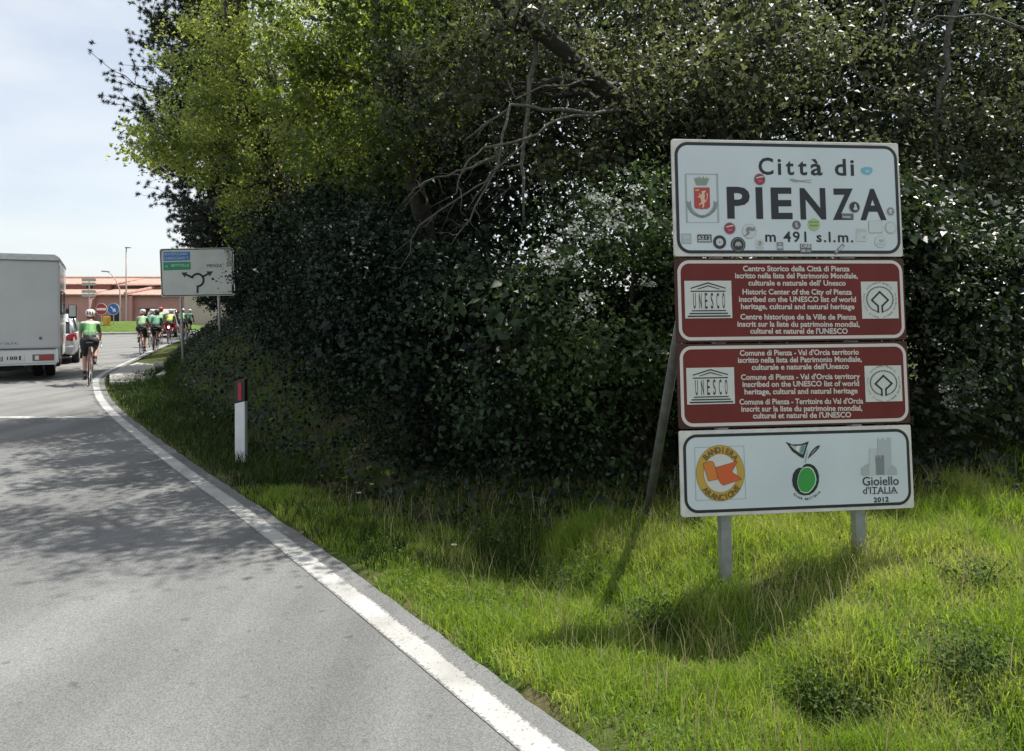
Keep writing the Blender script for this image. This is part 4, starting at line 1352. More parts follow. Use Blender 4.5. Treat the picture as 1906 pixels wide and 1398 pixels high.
def car(name, loc, rz, paint, label, roofmat=None, tall=1.0):
    c = empty(name, loc, rz)
    tag(c, label, 'car')
    def sec(y_, w_, zb, zt, tum=.06):
        h = zt - zb
        return (y_, [(-w_ + .08, zb), (w_ - .08, zb), (w_, zb + .12), (w_ + .01, zb + h * .55), (w_ - tum, zt), (-w_ + tum, zt), (-w_ - .01, zb + h * .55), (-w_, zb + .12)])
    loft('body', [sec(0, .74, .36, .86, .05), sec(.06, .82, .30, .93), sec(.5, .87, .24, .96), sec(1.6, .885, .22, .97), sec(2.9, .88, .22, .97), sec(3.3, .87, .24, .93), sec(3.9, .82, .27, .80), sec(4.15, .70, .34, .62)], paint, c)
    gh = [(-.02 + .12, .66, .70, 1.0), (.30, .74, .60, 1.34), (.62, .77, .60, 1.45), (1.7, .79, .62, 1.49), (2.3, .79, .60, 1.40), (3.15, .76, .62, .98)]
    secs = []
    for y_, wb, wt, zt in gh:
        zb = .90
        secs.append((y_, [(-wb, zb), (wb, zb), (wt + .01, zb + (zt - zb) * tall), (-wt - .01, zb + (zt - zb) * tall)]))
    loft('windows', secs, M_glass, c)
    rsec = []
    for y_, wt, zt in ((.20, .60, 1.30), (.42, .61, 1.41), (.8, .62, 1.475), (1.7, .635, 1.505), (2.25, .60, 1.44)):
        z = .9 + (zt - .9) * tall
        rsec.append((y_, [(-wt - .02, z - .02), (wt + .02, z - .02), (wt - .04, z + .03), (-wt + .04, z + .03)]))
    loft('roof', rsec, roofmat or paint, c, bevel=.015)
    for s_ in (-1, 1):
        for pts in ([(s_ * .745, .08, .9), (s_ * .70, .22, 1.18), (s_ * .625, .36, .9 + .5 * tall)], [(s_ * .80, 1.45, .93), (s_ * .655, 1.5, .9 + .58 * tall)], [(s_ * .79, 3.1, .95), (s_ * .62, 2.3, .9 + .53 * tall)]):
            MB().tube(pts, [.07, .06, .045][:len(pts)] if len(pts) == 3 else .03, 8).build('pillar', paint, c, smooth=True)
        tl = loft('tail_light', [(-.015, [(s_ * .50, .74), (s_ * .745, .70), (s_ * .75, .93), (s_ * .62, .90)]), (.22, [(s_ * .50, .74), (s_ * .868, .74), (s_ * .84, .96), (s_ * .62, .92)])], M_tail, c, bevel=.01)
        for y_ in (.72, 3.35):
            wheel('wheel', c, (s_ * .79, y_, .305), .305, .19)
        MB().box((s_ * .95, 2.72, 1.02), (.16, .12, .13)).build('mirror', paint, c, bevel=.03)
    MB().prism([(-.76, .32), (.76, .32), (.79, .56), (-.79, .56)], -.06, .1).build('rear_bumper', paint, c, bevel=.03)
    MB().prism([(-.55, .235), (.55, .235), (.6, .31), (-.6, .31)], -.045, .2).build('diffuser', M_under, c)
    npl_ = MB().box((0, -.055, .66), (.5, .02, .11)).build('number_plate', M_platew, c)
    MB().box((0, 1.9, .27), (1.3, 3.4, .12)).build('underbody', M_under, c)
    return c


car('silver_car', (-14.22, 23.35, .004), R(25), M_silver, 'silver hatchback ahead of the camper van, red tail light showing')
car('dark_car', (-20.75, 45.2, .004), R(14), M_redcar, 'dark red car with pale roof mostly hidden behind the riders', roofmat=material('pale_roof', (.34, .35, .33), .5), tall=1.25)

# ------------------------------------------------------------------ road bicycles and riders
M_skin = material('skin', (.48, .25, .17), .6, var=.06, scale=10)
M_short = material('cycling_shorts_black', (.014, .014, .016), .7)
M_shoe = material('shoe_black', (.02, .02, .022), .5)
M_shoew = material('shoe_white', (.6, .6, .6), .5)
M_helm = material('helmet_white', (.68, .62, .61), .4, coat=.3)
M_helmr = material('helmet_red', (.45, .04, .06), .4, coat=.3)
M_vent = material('helmet_vent_black', (.03, .025, .028), .7)
M_hair = material('dark_hair', (.03, .02, .014), .8)
M_fr_pink = material('bike_frame_pale_red', (.50, .26, .24), .35, coat=.5)
M_fr_white = material('bike_frame_white', (.60, .60, .58), .35, coat=.5)
M_fr_dark = material('bike_frame_black', (.03, .03, .033), .35, coat=.5)
M_bar = material('bar_tape_white', (.60, .60, .59), .6)
M_barb = material('bar_tape_black', (.03, .03, .03), .6)
M_steel = material('spoke_steel', (.55, .55, .55), .3, metal=.9)


def jersey_material(name, low, mid, top, band):
    """sublimated print in horizontal fields that follow the garment"""
    m = bpy.data.materials.new(name)
    m.use_nodes = True
    t = m.node_tree
    b = t.nodes['Principled BSDF']
    b.inputs['Roughness'].default_value = .75
    tc = t.nodes.new('ShaderNodeTexCoord')
    sx = t.nodes.new('ShaderNodeSeparateXYZ')
    n = t.nodes.new('ShaderNodeTexNoise'); n.inputs['Scale'].default_value = 9
    t.links.new(tc.outputs['Object'], sx.inputs[0]); t.links.new(tc.outputs['Object'], n.inputs['Vector'])
    ma = t.nodes.new('ShaderNodeMath'); ma.operation = 'MULTIPLY_ADD'; ma.inputs[1].default_value = .05
    t.links.new(n.outputs['Fac'], ma.inputs[0]); t.links.new(sx.outputs['Z'], ma.inputs[2])
    mr = t.nodes.new('ShaderNodeMapRange'); mr.inputs[1].default_value = 1.0; mr.inputs[2].default_value = 1.5
    t.links.new(ma.outputs[0], mr.inputs[0])
    r = t.nodes.new('ShaderNodeValToRGB'); r.color_ramp.interpolation = 'CONSTANT'
    e = r.color_ramp.elements
    e[0].position = 0; e[0].color = (*band, 1)
    e[1].position = .26; e[1].color = (*low, 1)
    for p_, c_ in ((.40, mid), (.76, top), (.89, band)):
        k = e.new(p_); k.color = (*c_, 1)
    t.links.new(mr.outputs[0], r.inputs['Fac']); t.links.new(r.outputs['Color'], b.inputs['Base Color'])
    return m


J = [jersey_material('jersey_green_white_yoke', (.09, .17, .09), (.12, .29, .10), (.52, .58, .48), (.035, .045, .04)),
     jersey_material('jersey_pale_green', (.10, .20, .09), (.22, .36, .19), (.34, .44, .30), (.03, .045, .035)),
     jersey_material('jersey_sea_green', (.05, .15, .10), (.08, .24, .15), (.18, .36, .25), (.02, .035, .03)),
     jersey_material('jersey_lime', (.16, .30, .06), (.42, .52, .12), (.55, .62, .30), (.04, .06, .03))]


def bicycle(name, frame_mat, bar_mat):
    b = empty(name)
    def whl(yc, steer=None):
        N_ = 40
        mb_ = MB()
        for k in range(N_):
            pass
        vs__, fs__ = [], []
        for k in range(N_):
            a = 2 * math.pi * k / N_
            for j in range(8):
                q = 2 * math.pi * j / 8
                rr = .325 + .013 * math.cos(q)
                vs__.append((.013 * math.sin(q), rr * math.cos(a), rr * math.sin(a)))
        for k in range(N_):
            fs__ += [(k * 8 + j, ((k + 1) % N_) * 8 + j, ((k + 1) % N_) * 8 + (j + 1) % 8, k * 8 + (j + 1) % 8) for j in range(8)]
        ty = MB().add(vs__, fs__).build('wheel', M_tyre, b, smooth=True, loc=(0, yc, .338))
        MB().add([(x, r_ * math.cos(2 * math.pi * k / N_), r_ * math.sin(2 * math.pi * k / N_)) for k in range(N_) for x, r_ in ((-.009, .315), (.009, .315), (.007, .29), (-.007, .29))],
                 [(k * 4 + j, ((k + 1) % N_) * 4 + j, ((k + 1) % N_) * 4 + (j + 1) % 4, k * 4 + (j + 1) % 4) for k in range(N_) for j in range(4)]).build('rim', M_steel, ty)
        sp_ = MB()
        for k in range(16):
            a = 2 * math.pi * k / 16
            sp_.tube([((-1) ** k * .025, .012 * math.cos(a), .012 * math.sin(a)), (0, .295 * math.cos(a), .295 * math.sin(a))], .0016, 4)
        sp_.lathe([(.018, -.045), (.018, .045)], n=8, axis='X')
        sp_.build('spokes', M_steel, ty)
    whl(-.41); whl(.58)
    BB, ST, HT, HB, RA, FA = (0, 0, .275), (0, -.16, .80), (0, .40, .86), (0, .44, .72), (0, -.41, .338), (0, .58, .338)
    f_ = MB()
    f_.tube([BB, ST], .017, 8).tube([BB, HB], .020, 8).tube([ST, HT], .015, 8).tube([HT, HB], .019, 8)
    for s_ in (-1, 1):
        f_.tube([(s_ * .02, 0, .275), (s_ * .055, -.41, .338)], .010, 6).tube([(s_ * .012, -.16, .78), (s_ * .055, -.41, .338)], .009, 6)
    f_.build('frame', frame_mat, b, smooth=True)
    k_ = MB()
    for s_ in (-1, 1):
        k_.tube([(0, .44, .72), (s_ * .03, .46, .68), (s_ * .05, .58, .338)], [.016, .014, .009], 8)
    k_.build('fork', frame_mat, b, smooth=True)
    MB().tube([ST, (0, -.20, .93)], .013, 8).build('seat_post', M_steel, b)
    MB().add([(-.035, .02, .95), (.035, .02, .95), (-.07, -.24, .955), (.07, -.24, .955), (-.02, .06, .945), (.02, .06, .945), (-.06, -.25, .925), (.06, -.25, .925), (-.025, .03, .925), (.025, .03, .925)],
             [(0, 1, 5, 4), (2, 3, 1, 0), (6, 7, 3, 2), (8, 9, 7, 6), (4, 5, 9, 8), (0, 4, 8), (1, 9, 5), (2, 0, 8, 6), (3, 7, 9, 1)]).build('saddle', M_barb, b, bevel=.015, loc=(0, -.12, 0))
    h_ = MB().tube([(0, .40, .86), (0, .41, .91), (0, .49, .93)], .014, 8)
    h_.build('stem', M_steel, b)
    d_ = MB().tube([(-.21, .49, .93), (.21, .49, .93)], .014, 8)
    for s_ in (-1, 1):
        d_.tube([(s_ * .21, .49, .93), (s_ * .212, .56, .93), (s_ * .214, .585, .88), (s_ * .216, .555, .82), (s_ * .218, .46, .80)], .015, 8)
        d_.tube([(s_ * .212, .56, .935), (s_ * .212, .60, .985)], .014, 8)
    d_.build('handlebar', bar_mat, b, smooth=True)
    c_ = MB()
    c_.tube([(-.055, 0, .275), (-.06, .03, .108)], .011, 6).tube([(.055, 0, .275), (.06, -.03, .442)], .011, 6)
    c_.lathe([(.088, .042), (.088, .048)], (0, 0, .275), 20, 'X')
    c_.build('crankset', M_steel, b)
    MB().box((-.105, .03, .105), (.09, .06, .018)).build('pedal', M_barb, b); MB().box((.105, -.03, .445), (.09, .06, .018)).build('pedal', M_barb, b)
    for s_, y_, z_ in ((-1, 0, 0),):
        pass
    MB().box((0, -.36, .70), (.03, .02, .03)).build('rear_reflector', M_tail, b)
    return b


def remesh(o_, vox, sm=3):
    md = o_.modifiers.new('remesh', 'REMESH'); md.mode = 'VOXEL'; md.voxel_size = vox; md.use_smooth_shade = True
    md2 = o_.modifiers.new('smooth', 'SMOOTH'); md2.iterations = sm; md2.factor = .5
    return o_


LEG = {-1: ((-.095, -.16, .97), (-.105, .13, .62), (-.10, .005, .205), (-.105, .09, .135)), 1: ((.095, -.16, .97), (.12, .24, .83), (.11, -.06, .545), (.105, .02, .475))}
ARM = {s_: ((s_ * .158, .20, 1.345), (s_ * .215, .375, 1.13), (s_ * .212, .53, .985)) for s_ in (-1, 1)}


def rider(name):
    p = empty(name)
    b = MB()
    b.capsule((0, -.17, 1.0), .135, (0, -.02, 1.15), .125).capsule((0, -.02, 1.15), .125, (0, .17, 1.31), .135)
    b.capsule((-.09, .17, 1.33), .075, (.09, .17, 1.33), .075).capsule((0, .20, 1.36), .06, (0, .31, 1.46), .052)
    b.capsule((0, .36, 1.55), .088, (0, .385, 1.50), .072).capsule((0, .455, 1.505), .014, (0, .462, 1.49), .016).capsule((0, .43, 1.455), .035, (0, .41, 1.46), .04)
    for s_ in (-1, 1):
        b.capsule((s_ * .088, .36, 1.525), .02, (s_ * .09, .355, 1.505), .016)
        h, k, a, t = LEG[s_]
        b.capsule(h, .098, k, .062).capsule(k, .058, Vector(k).lerp(Vector(a), .35), .058).capsule(Vector(k).lerp(Vector(a), .35), .058, a, .036).capsule(a, .036, t, .034)
        S_, E_, W_ = ARM[s_]
        b.capsule(S_, .056, E_, .041).capsule(E_, .04, W_, .028)
        b.capsule(W_, .03, (s_ * .212, .575, .965), .034)
        for f in range(4):
            y_ = .548 + f * .02
            b.capsule((s_ * .19, y_, .985 - f * .004), .0105, (s_ * .232, y_ + .004, .98 - f * .004), .0105).capsule((s_ * .232, y_ + .004, .98 - f * .004), .010, (s_ * .236, y_ + .002, .945), .009)
        b.capsule((s_ * .19, .55, .98), .012, (s_ * .182, .60, .955), .010)
    remesh(b.build('body', M_skin, p), .0105)
    j = MB()
    j.capsule((0, -.15, 1.03), .146, (0, -.02, 1.16), .142).capsule((0, -.02, 1.16), .142, (0, .15, 1.30), .142).capsule((-.085, .17, 1.335), .085, (.085, .17, 1.335), .085)
    for s_ in (-1, 1):
        S_, E_, W_ = ARM[s_]
        j.capsule(S_, .064, Vector(S_).lerp(Vector(E_), .7), .053)
        j.capsule((s_ * .07, -.19, 1.09), .07, (s_ * .07, -.13, 1.14), .075)
    remesh(j.build('jersey', J[0], p), .016)
    h_ = MB().capsule((0, -.175, .985), .148, (0, -.13, 1.03), .146)
    for s_ in (-1, 1):
        h, k, a, t = LEG[s_]
        h_.capsule((h[0], h[1] - .03, h[2] - .01), .118, Vector(h).lerp(Vector(k), .3), .112).capsule(Vector(h).lerp(Vector(k), .3), .112, Vector(h).lerp(Vector(k), .82), .075)
    remesh(h_.build('shorts', M_short, p), .016)
    for s_ in (-1, 1):
        h, k, a, t = LEG[s_]
        a, t = Vector(a), Vector(t)
        d_ = (t - a); d_.z *= .5
        heel = a + Vector((0, -.035, -.055)); toe = t + Vector((0, .07, -.005))
        remesh(MB().capsule(heel, .038, a + Vector((0, .02, -.02)), .045).capsule(heel + Vector((0, .02, 0)), .036, toe, .034).build('shoe', M_shoe, p), .012)
        MB().tube([a + (Vector(k) - a) * .02, a + (Vector(k) - a) * .22], [.041, .05], 10).build('sock', M_short, p, smooth=True)
    hm = MB()
    hm.capsule((0, .30, 1.585), .098, (0, .41, 1.585), .092).capsule((-.03, .35, 1.60), .085, (.03, .35, 1.60), .085).capsule((0, .27, 1.56), .075, (0, .3, 1.57), .09)
    ho = remesh(hm.build('helmet', M_helm, p), .014)
    for x in (-.055, 0, .055):
        MB().capsule((x, .205 + abs(x) * .35, 1.575), .017, (x * .9, .225 + abs(x) * .3, 1.625), .014).build('vent', M_vent, ho, smooth=True)
    MB().tube([(-.088, .36, 1.55), (-.07, .40, 1.47), (0, .42, 1.445), (.07, .40, 1.47), (.088, .36, 1.55)], .005, 6).build('strap', M_vent, ho)
    MB().capsule((0, .29, 1.51), .07, (0, .30, 1.475), .055).build('hair', M_hair, p, smooth=True)
    return p


bike0, rid0 = bicycle('bicycle', M_fr_pink, M_bar), rider('person')
CY = [  # pixel column, wheel-foot row, heading, scale, bike materials, jersey, helmet, bike label, rider label, mirror
    (167, 716, 27, 1.0, (M_fr_pink, M_bar), 0, M_helm, 'pale red road bicycle of the nearest rider beside the camper van', 'nearest cyclist in green white-shouldered jersey, black shorts and pale helmet', 0),
    (264, 660, 20, 1.0, (M_fr_pink, M_bar), 1, M_helm, 'road bicycle of the leftmost rider in the group ahead', 'leftmost rider of the group ahead in pale green jersey and white helmet', 1),
    (290.5, 657, 19, .99, (M_fr_dark, M_barb), 2, M_vent, 'black road bicycle of the dark-helmeted rider in the group', 'rider in sea green jersey with dark helmet, second from left ahead', 0),
    (281, 646, 18, 1.0, (M_fr_white, M_bar), 2, M_helm, 'white road bicycle half hidden between the two front group riders', 'rider half hidden between the first two riders of the group', 1),
    (297.5, 641.5, 17, 1.06, (M_fr_dark, M_barb), 1, M_helmr, 'bicycle hidden behind the black bicycle in the group', 'tall rider with red helmet just behind the dark-helmeted one', 0),
    (316, 640, 16, 1.0, (M_fr_dark, M_barb), 3, M_helm, 'road bicycle with a glowing red rear lamp', 'rider in lime yellow jersey above the glowing red lamp', 0),
    (338, 632.5, 14, 1.02, (M_fr_white, M_bar), 1, M_helm, 'bicycle just right of the left pole of the direction sign', 'rider just right of the left pole of the direction sign', 1),
    (351, 628.5, 13, 1.0, (M_fr_dark, M_barb), 2, M_helm, 'farthest bicycle to the right, against the dark bank', 'farthest rider to the right, against the dark bank', 0),
]
for i, (u, v, hd, sc_, (fm, bmt), jm, hmt, bl, rl, mir) in enumerate(CY):
    Y = FPX * CAM_H / (v - 575.0)
    X = (u - 953.0) / FPX * Y
    b_ = bike0 if i == 0 else copy_tree(bike0)
    r_ = rid0 if i == 0 else copy_tree(rid0)
    if i == 0:
        firsts = (b_, r_)
    for o_ in (b_, r_):
        o_.location = (X, Y, .012)
        o_.rotation_euler = (0, 0, R(hd))
        o_.scale = (-sc_ if mir else sc_, sc_, sc_)
    r_.scale.x *= .92
    tag(b_, bl, 'bicycle', 'bicycles of the riding group'); tag(r_, rl, 'person', 'cyclists of the riding group')
def recolour(o_, mat):
    o_.material_slots[0].link = 'OBJECT'
    o_.material_slots[0].material = mat
roots_b = [o for o in COL.objects if o.name.split('.')[0] == 'bicycle' and o.parent is None]
roots_p = [o for o in COL.objects if o.name.split('.')[0] == 'person' and o.parent is None]
for (u, v, hd, sc_, (fm, bmt), jm, hmt, bl, rl, mir), b_, r_ in zip(CY, roots_b, roots_p):
    for ch in b_.children:
        nm = ch.name.split('.')[0]
        if nm in ('frame', 'fork'): recolour(ch, fm)
        if nm == 'handlebar': recolour(ch, bmt)
    for ch in r_.children:
        nm = ch.name.split('.')[0]
        if nm == 'jersey': recolour(ch, J[jm])
        if nm == 'helmet': recolour(ch, hmt)
# the lit rear lamp of one bicycle
lm = bpy.data.materials.new('red_lamp_glow'); lm.use_nodes = True
bs = lm.node_tree.nodes['Principled BSDF']; bs.inputs['Base Color'].default_value = (.6, .02, .04, 1); bs.inputs['Emission Color'].default_value = (1, .10, .16, 1); bs.inputs['Emission Strength'].default_value = 14
MB().capsule((0, -.40, .79), .045, (0, -.40, .82), .045).build('rear_lamp', lm, roots_b[5], smooth=True)
# ------------------------------------------------------------------ vegetation
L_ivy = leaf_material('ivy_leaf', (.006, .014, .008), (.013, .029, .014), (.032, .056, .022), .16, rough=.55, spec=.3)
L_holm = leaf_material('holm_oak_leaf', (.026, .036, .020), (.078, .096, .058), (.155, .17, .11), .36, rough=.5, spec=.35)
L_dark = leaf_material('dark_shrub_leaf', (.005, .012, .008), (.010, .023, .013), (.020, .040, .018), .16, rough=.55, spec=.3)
L_spring = leaf_material('spring_leaf', (.10, .14, .05), (.23, .285, .09), (.38, .42, .145), .6, (1.35, 1.35, .7), rough=.45)
L_mid = leaf_material('mid_green_leaf', (.03, .05, .016), (.085, .125, .035), (.20, .25, .07), .5, (1.5, 1.5, .6), rough=.42)
L_haw = leaf_material('hawthorn_leaf', (.020, .042, .015), (.046, .084, .027), (.085, .13, .044), .32, rough=.42)
L_right = leaf_material('grey_green_leaf', (.012, .024, .010), (.028, .048, .020), (.06, .085, .036), .22, rough=.4)
L_pine = leaf_material('pine_needle', (.026, .038, .032), (.048, .066, .052), (.085, .105, .078), .12, rough=.5)
L_flower = leaf_material('half_shaded_blossom', (.36, .38, .32), (.50, .51, .46), (.62, .62, .58), .25, (1, 1, .95), rough=.7, spec=.2)  # white petals greyed, the half shade is in the colour
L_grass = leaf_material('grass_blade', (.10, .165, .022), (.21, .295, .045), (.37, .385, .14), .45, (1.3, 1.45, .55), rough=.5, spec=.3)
L_grass_shade = leaf_material('shaded_grass_blade', (.010, .024, .006), (.022, .046, .009), (.055, .088, .018), .3, rough=.5, spec=.25)  # grass darkened so its colour carries the shade of verge and bank
L_straw = leaf_material('straw', (.20, .17, .08), (.32, .28, .14), (.42, .38, .22), .3, (1.1, 1.1, .9), rough=.6)
M_bark = material('bark', (.055, .047, .038), .95, var=.4, scale=14, bump=.9, bscale=22)
M_barkg = material('lichen_bark', (.085, .08, .066), .95, var=.45, scale=22, bump=.8, bscale=30)
M_barkd = material('dark_bark', (.022, .019, .016), .95, var=.4, scale=14, bump=.9, bscale=22)


def unit(a):
    return a / np.maximum(np.linalg.norm(a, axis=1, keepdims=True), 1e-9)


def leaf_geo(P, N, size, aspect=.62, fold=.16, tint=None, rng=RNG, droop=0.0):
    n = len(P)
    N = unit(N)
    T = rng.normal(size=(n, 3)); T[:, 2] -= droop
    T = unit(T - (T * N).sum(1, keepdims=True) * N)
    B = np.cross(N, T)
    s = np.asarray(size).reshape(-1, 1) * np.ones((n, 1))
    base = P - T * s * .5
    tip = P + T * s * .5 - N * s * .08
    l = P + B * s * aspect * .5 - T * s * .08 + N * s * fold
    r = P - B * s * aspect * .5 - T * s * .08 + N * s * fold
    V = np.stack([base, r, tip, l], 1).reshape(-1, 3)
    loops = np.arange(4 * n)
    tot = np.full(n, 4)
    if tint is None:
        tint = rng.random(n)
    return V, loops, tot, tint


def clumps(ells, n, rng, shell=(.55, 1.0), front=None):
    E = np.array(ells, float)
    area = (E[:, 3] * E[:, 4] + E[:, 4] * E[:, 5] + E[:, 3] * E[:, 5])
    pick = rng.choice(len(E), n, p=area / area.sum())
    d = unit(rng.normal(size=(n, 3)))
    if front is not None:                                    # favour the lit, seen side a little: plants lean to the open
        d[:, 1] -= front * rng.random(n); d = unit(d)
    r = rng.uniform(shell[0] ** 2, shell[1] ** 2, n) ** .5
    C = E[pick, :3] + d * E[pick, 3:6] * r[:, None]
    return C, d


def foliage(ells, nclump, per, sd, size, rng, shell=(.5, 1.02), front=None, up=.55, outw=.55, rnd=.75, aspect=.62, zmin=None, flat_=.75, hollow=0.0, droop=.3):
    C, d = clumps(ells, nclump, rng, shell, front)
    if zmin is not None:
        g_ = terrain(C[:, 0], C[:, 1])
        k = C[:, 2] > g_ + zmin
        C, d = C[k], d[k]
    if hollow:
        nz = vnoise(C[:, 0] + C[:, 1] * .7, C[:, 2] + C[:, 1] * .5, .42, 55)
        k = nz > hollow * rng.random(len(C)) ** .35
        C, d = C[k], d[k]
    m = np.maximum(4, rng.poisson(per * rng.uniform(.45, 1.5, len(C))))
    ci = np.repeat(np.arange(len(C)), m)
    n = len(ci)
    csd = sd * rng.uniform(.6, 1.4, len(C))
    P = C[ci] + rng.normal(size=(n, 3)) * csd[ci][:, None] * np.array([1, 1, flat_])
    N = outw * d[ci] + up * np.array([0, 0, 1.0]) + rnd * rng.normal(size=(n, 3))
    ct = rng.random(len(C))
    tint = np.clip(.5 + .85 * (ct[ci] - .5) + .4 * (rng.random(n) - .5), 0, 1)
    sz = size * rng.uniform(.6, 1.35, n) * np.exp(rng.normal(size=len(C)) * .28)[ci]
    return (P, N, sz, tint), C


def shoots(data, ells, size, rng, n, z0):
    """young shoots that stand out of a bush and break its outline"""
    P, N, sz, ti = data
    E = np.array(ells, float)
    add = [[], [], [], []]
    for _ in range(n):
        e = E[rng.integers(len(E))]
        d = rng.normal(size=3); d[1] -= .5; d[2] = abs(d[2]) * .8 - .1
        d /= np.linalg.norm(d)
        st = e[:3] + d * e[3:6] * .85
        if st[2] < z0 + .2:
            continue
        L = rng.uniform(.22, .6)
        g = d + np.array([0, 0, rng.uniform(.1, .9)]); g /= np.linalg.norm(g)
        m = int(L / (size * .42))
        t = np.linspace(0, 1, m)[:, None]
        pt = st + g * t * L + np.array([0, 0, -.35]) * L * t ** 2 + rng.normal(size=(m, 3)) * size * .45
        add[0].append(pt); add[1].append(.5 * d + np.array([0, 0, .6]) + .6 * rng.normal(size=(m, 3)))
        add[2].append(size * rng.uniform(.7, 1.15, m) * (1 - .4 * t[:, 0])); add[3].append(np.clip(.55 + .45 * t[:, 0] + .3 * (rng.random(m) - .5), 0, 1))
    if not add[0]:
        return data
    return (np.concatenate([P] + add[0]), np.concatenate([N] + add[1]), np.concatenate([sz] + add[2]), np.concatenate([ti] + add[3]))


def crown_obj(parent, base, data, mat, name='crown', aspect=.62, fold=.16, droop=.3, rng=RNG):
    P, N, sz, tint = data
    V, l, t, ti = leaf_geo(P - np.array(base), N, sz, aspect, fold, tint, rng, droop)
    return link(name, mesh_np(name, V, l, t, ti), mat, parent)


def gz(x, y):
    return float(terrain(np.array([x]), np.array([y]))[0])


def wander(a, b, n, amp, rnd, sag=0.0):
    a, b = Vector(a), Vector(b)
    L = (b - a).length
    pts = []
    off = Vector((0, 0, 0))
    for i in range(n + 1):
        t = i / n
        if 0 < i < n:
            off = off * .6 + Vector((rnd.gauss(0, 1), rnd.gauss(0, 1), rnd.gauss(0, 1))) * amp * L / n
        else:
            off = off * 0
        pts.append(a.lerp(b, t) + off + Vector((0, 0, sag * L * math.sin(math.pi * t))))
    return pts


def limbs(parent, base, trunk_pts, C, rng, n_limb, twigs, r0, mat, seed, name='limb'):
    """limbs leave the trunk and end in clump centres; each limb carries its own twigs"""
    rnd = random.Random(seed)
    if len(C) == 0: return
    B = Vector(base)
    tp = [Vector(p) for p in trunk_pts]
    order = rng.permutation(len(C))
    used = []
    for i in range(min(n_limb, len(C))):
        e = Vector(C[order[i]])
        lo = [p for p in tp[len(tp) // 3:] if p.z < e.z + .3] or [tp[-1]]
        st = min(lo, key=lambda p: (p - e).length + rnd.random() * .8)
        pts = wander(st, e, 6, .22, rnd, .06)
        r = r0 * rnd.uniform(.6, 1.1)
        mb_ = MB().tube([p - B for p in pts], [r * (1 - .85 * k / 6) for k in range(7)], 7)
        ds = sorted(order[n_limb:], key=lambda q: (Vector(C[q]) - pts[4]).length)[:twigs * 2] if len(order) > n_limb else []
        for q in list(ds)[:twigs]:
            s_ = pts[rnd.randint(2, 5)]
            tw = wander(s_, C[q], 4, .25, rnd)
            mb_.tube([p - B for p in tw], [r * .30, r * .24, r * .18, r * .12, r * .06], 5, caps=False)
        mb_.build(name, mat, parent, smooth=True, fix=False)


def tree(name, label, base, trunk, rad, ells, nclump, per, sd, size, leaf, bark=M_bark, n_limb=9, twigs=6, seed=1, group='trees of the roadside wood', cat='tree', extra=None, **kw):
    rng = np.random.default_rng(seed)
    bx, by = base
    b = (bx, by, gz(bx, by))
    root = empty(name, b)
    tag(root, label, cat, group)
    tp = [Vector(p) for p in trunk]
    dense = []
    rnd = random.Random(seed)
    for a_, c_ in zip(tp[:-1], tp[1:]):
        w_ = wander(a_, c_, 4, .05, rnd)
        dense += w_[:-1]
    dense.append(tp[-1])
    rr = np.interp(np.linspace(0, 1, len(dense)), np.linspace(0, 1, len(rad)), rad)
    tm = MB().tube([p - Vector(b) for p in dense], list(rr), 12)
    tm.build('trunk', bark, root, smooth=True, fix=False)
    data, C = foliage(ells, nclump, per, sd, size, rng, **kw)
    crown_obj(root, b, data, leaf, rng=rng)
    limbs(root, b, dense, C, rng, n_limb, twigs, rad[0] * .42, bark, seed)
    return root, C, b


def shrub(label, x, y, r, h, leaf, nclump, per, size, seed, name='bush', sd=.13, blossom=None, group='bushes at the foot of the wood', bark=M_barkd, ry=None, **kw):
    rng = np.random.default_rng(seed)
    z0 = gz(x, y)
    b = (x, y, z0)
    root = empty(name, b)
    tag(root, label, 'bush', group)
    ry = ry or r * .9
    rnd = random.Random(seed)
    ells = [(x, y, z0 + h * .42, r, ry, h * .5)]
    for k in range(4):
        a = rnd.uniform(0, 6.28)
        q = rnd.uniform(.35, .55) * r
        ells.append((x + .6 * r * math.cos(a), y + .5 * ry * math.sin(a), z0 + h * rnd.uniform(.35, .8), q, q * .9, q))
    data, C = foliage(ells, int(nclump * 1.55), per, sd, size, rng, zmin=.03, front=.5, hollow=.62, **kw)
    data = shoots(data, ells, size, rng, 46, z0)
    crown_obj(root, b, data, leaf, 'foliage', rng=rng)
    for k in range(4):
        a = rnd.uniform(0, 6.28)
        e = Vector((x + .45 * r * math.cos(a), y + .4 * ry * math.sin(a), z0 + h * rnd.uniform(.55, .85)))
        s_ = wander((x + rnd.uniform(-.15, .15), y + rnd.uniform(-.1, .1), z0 - .1), e, 7, .18, rnd)
        mb_ = MB().tube([p - Vector(b) for p in s_], [.035 * (1 - .8 * q / 7) for q in range(8)], 6)
        for q in range(5):
            t_ = C[rng.integers(len(C))] if len(C) else e
            w_ = wander(s_[rnd.randint(2, 6)], t_, 4, .22, rnd)
            mb_.tube([p - Vector(b) for p in w_], [.011, .009, .007, .005, .003], 4, caps=False)
        mb_.build('stem', bark, root, smooth=True, fix=False)
    if blossom:
        for (bx, by, bz, br, n_) in blossom:
            Cb, db = clumps([(bx, by, bz, br, br * .6, br * .8)], n_, rng, (.2, 1.0))
            m = rng.poisson(16, len(Cb)) + 5
            ci = np.repeat(np.arange(len(Cb)), m)
            P = Cb[ci] + rng.normal(size=(len(ci), 3)) * np.array([.035, .03, .022])
            N = np.array([0, -.5, .7]) + .6 * rng.normal(size=(len(ci), 3))
            crown_obj(root, b, (P, N, np.full(len(ci), .026) * rng.uniform(.7, 1.3, len(ci)), rng.random(len(ci))), L_flower, 'blossom', aspect=.95, fold=.06, rng=rng)
    return root


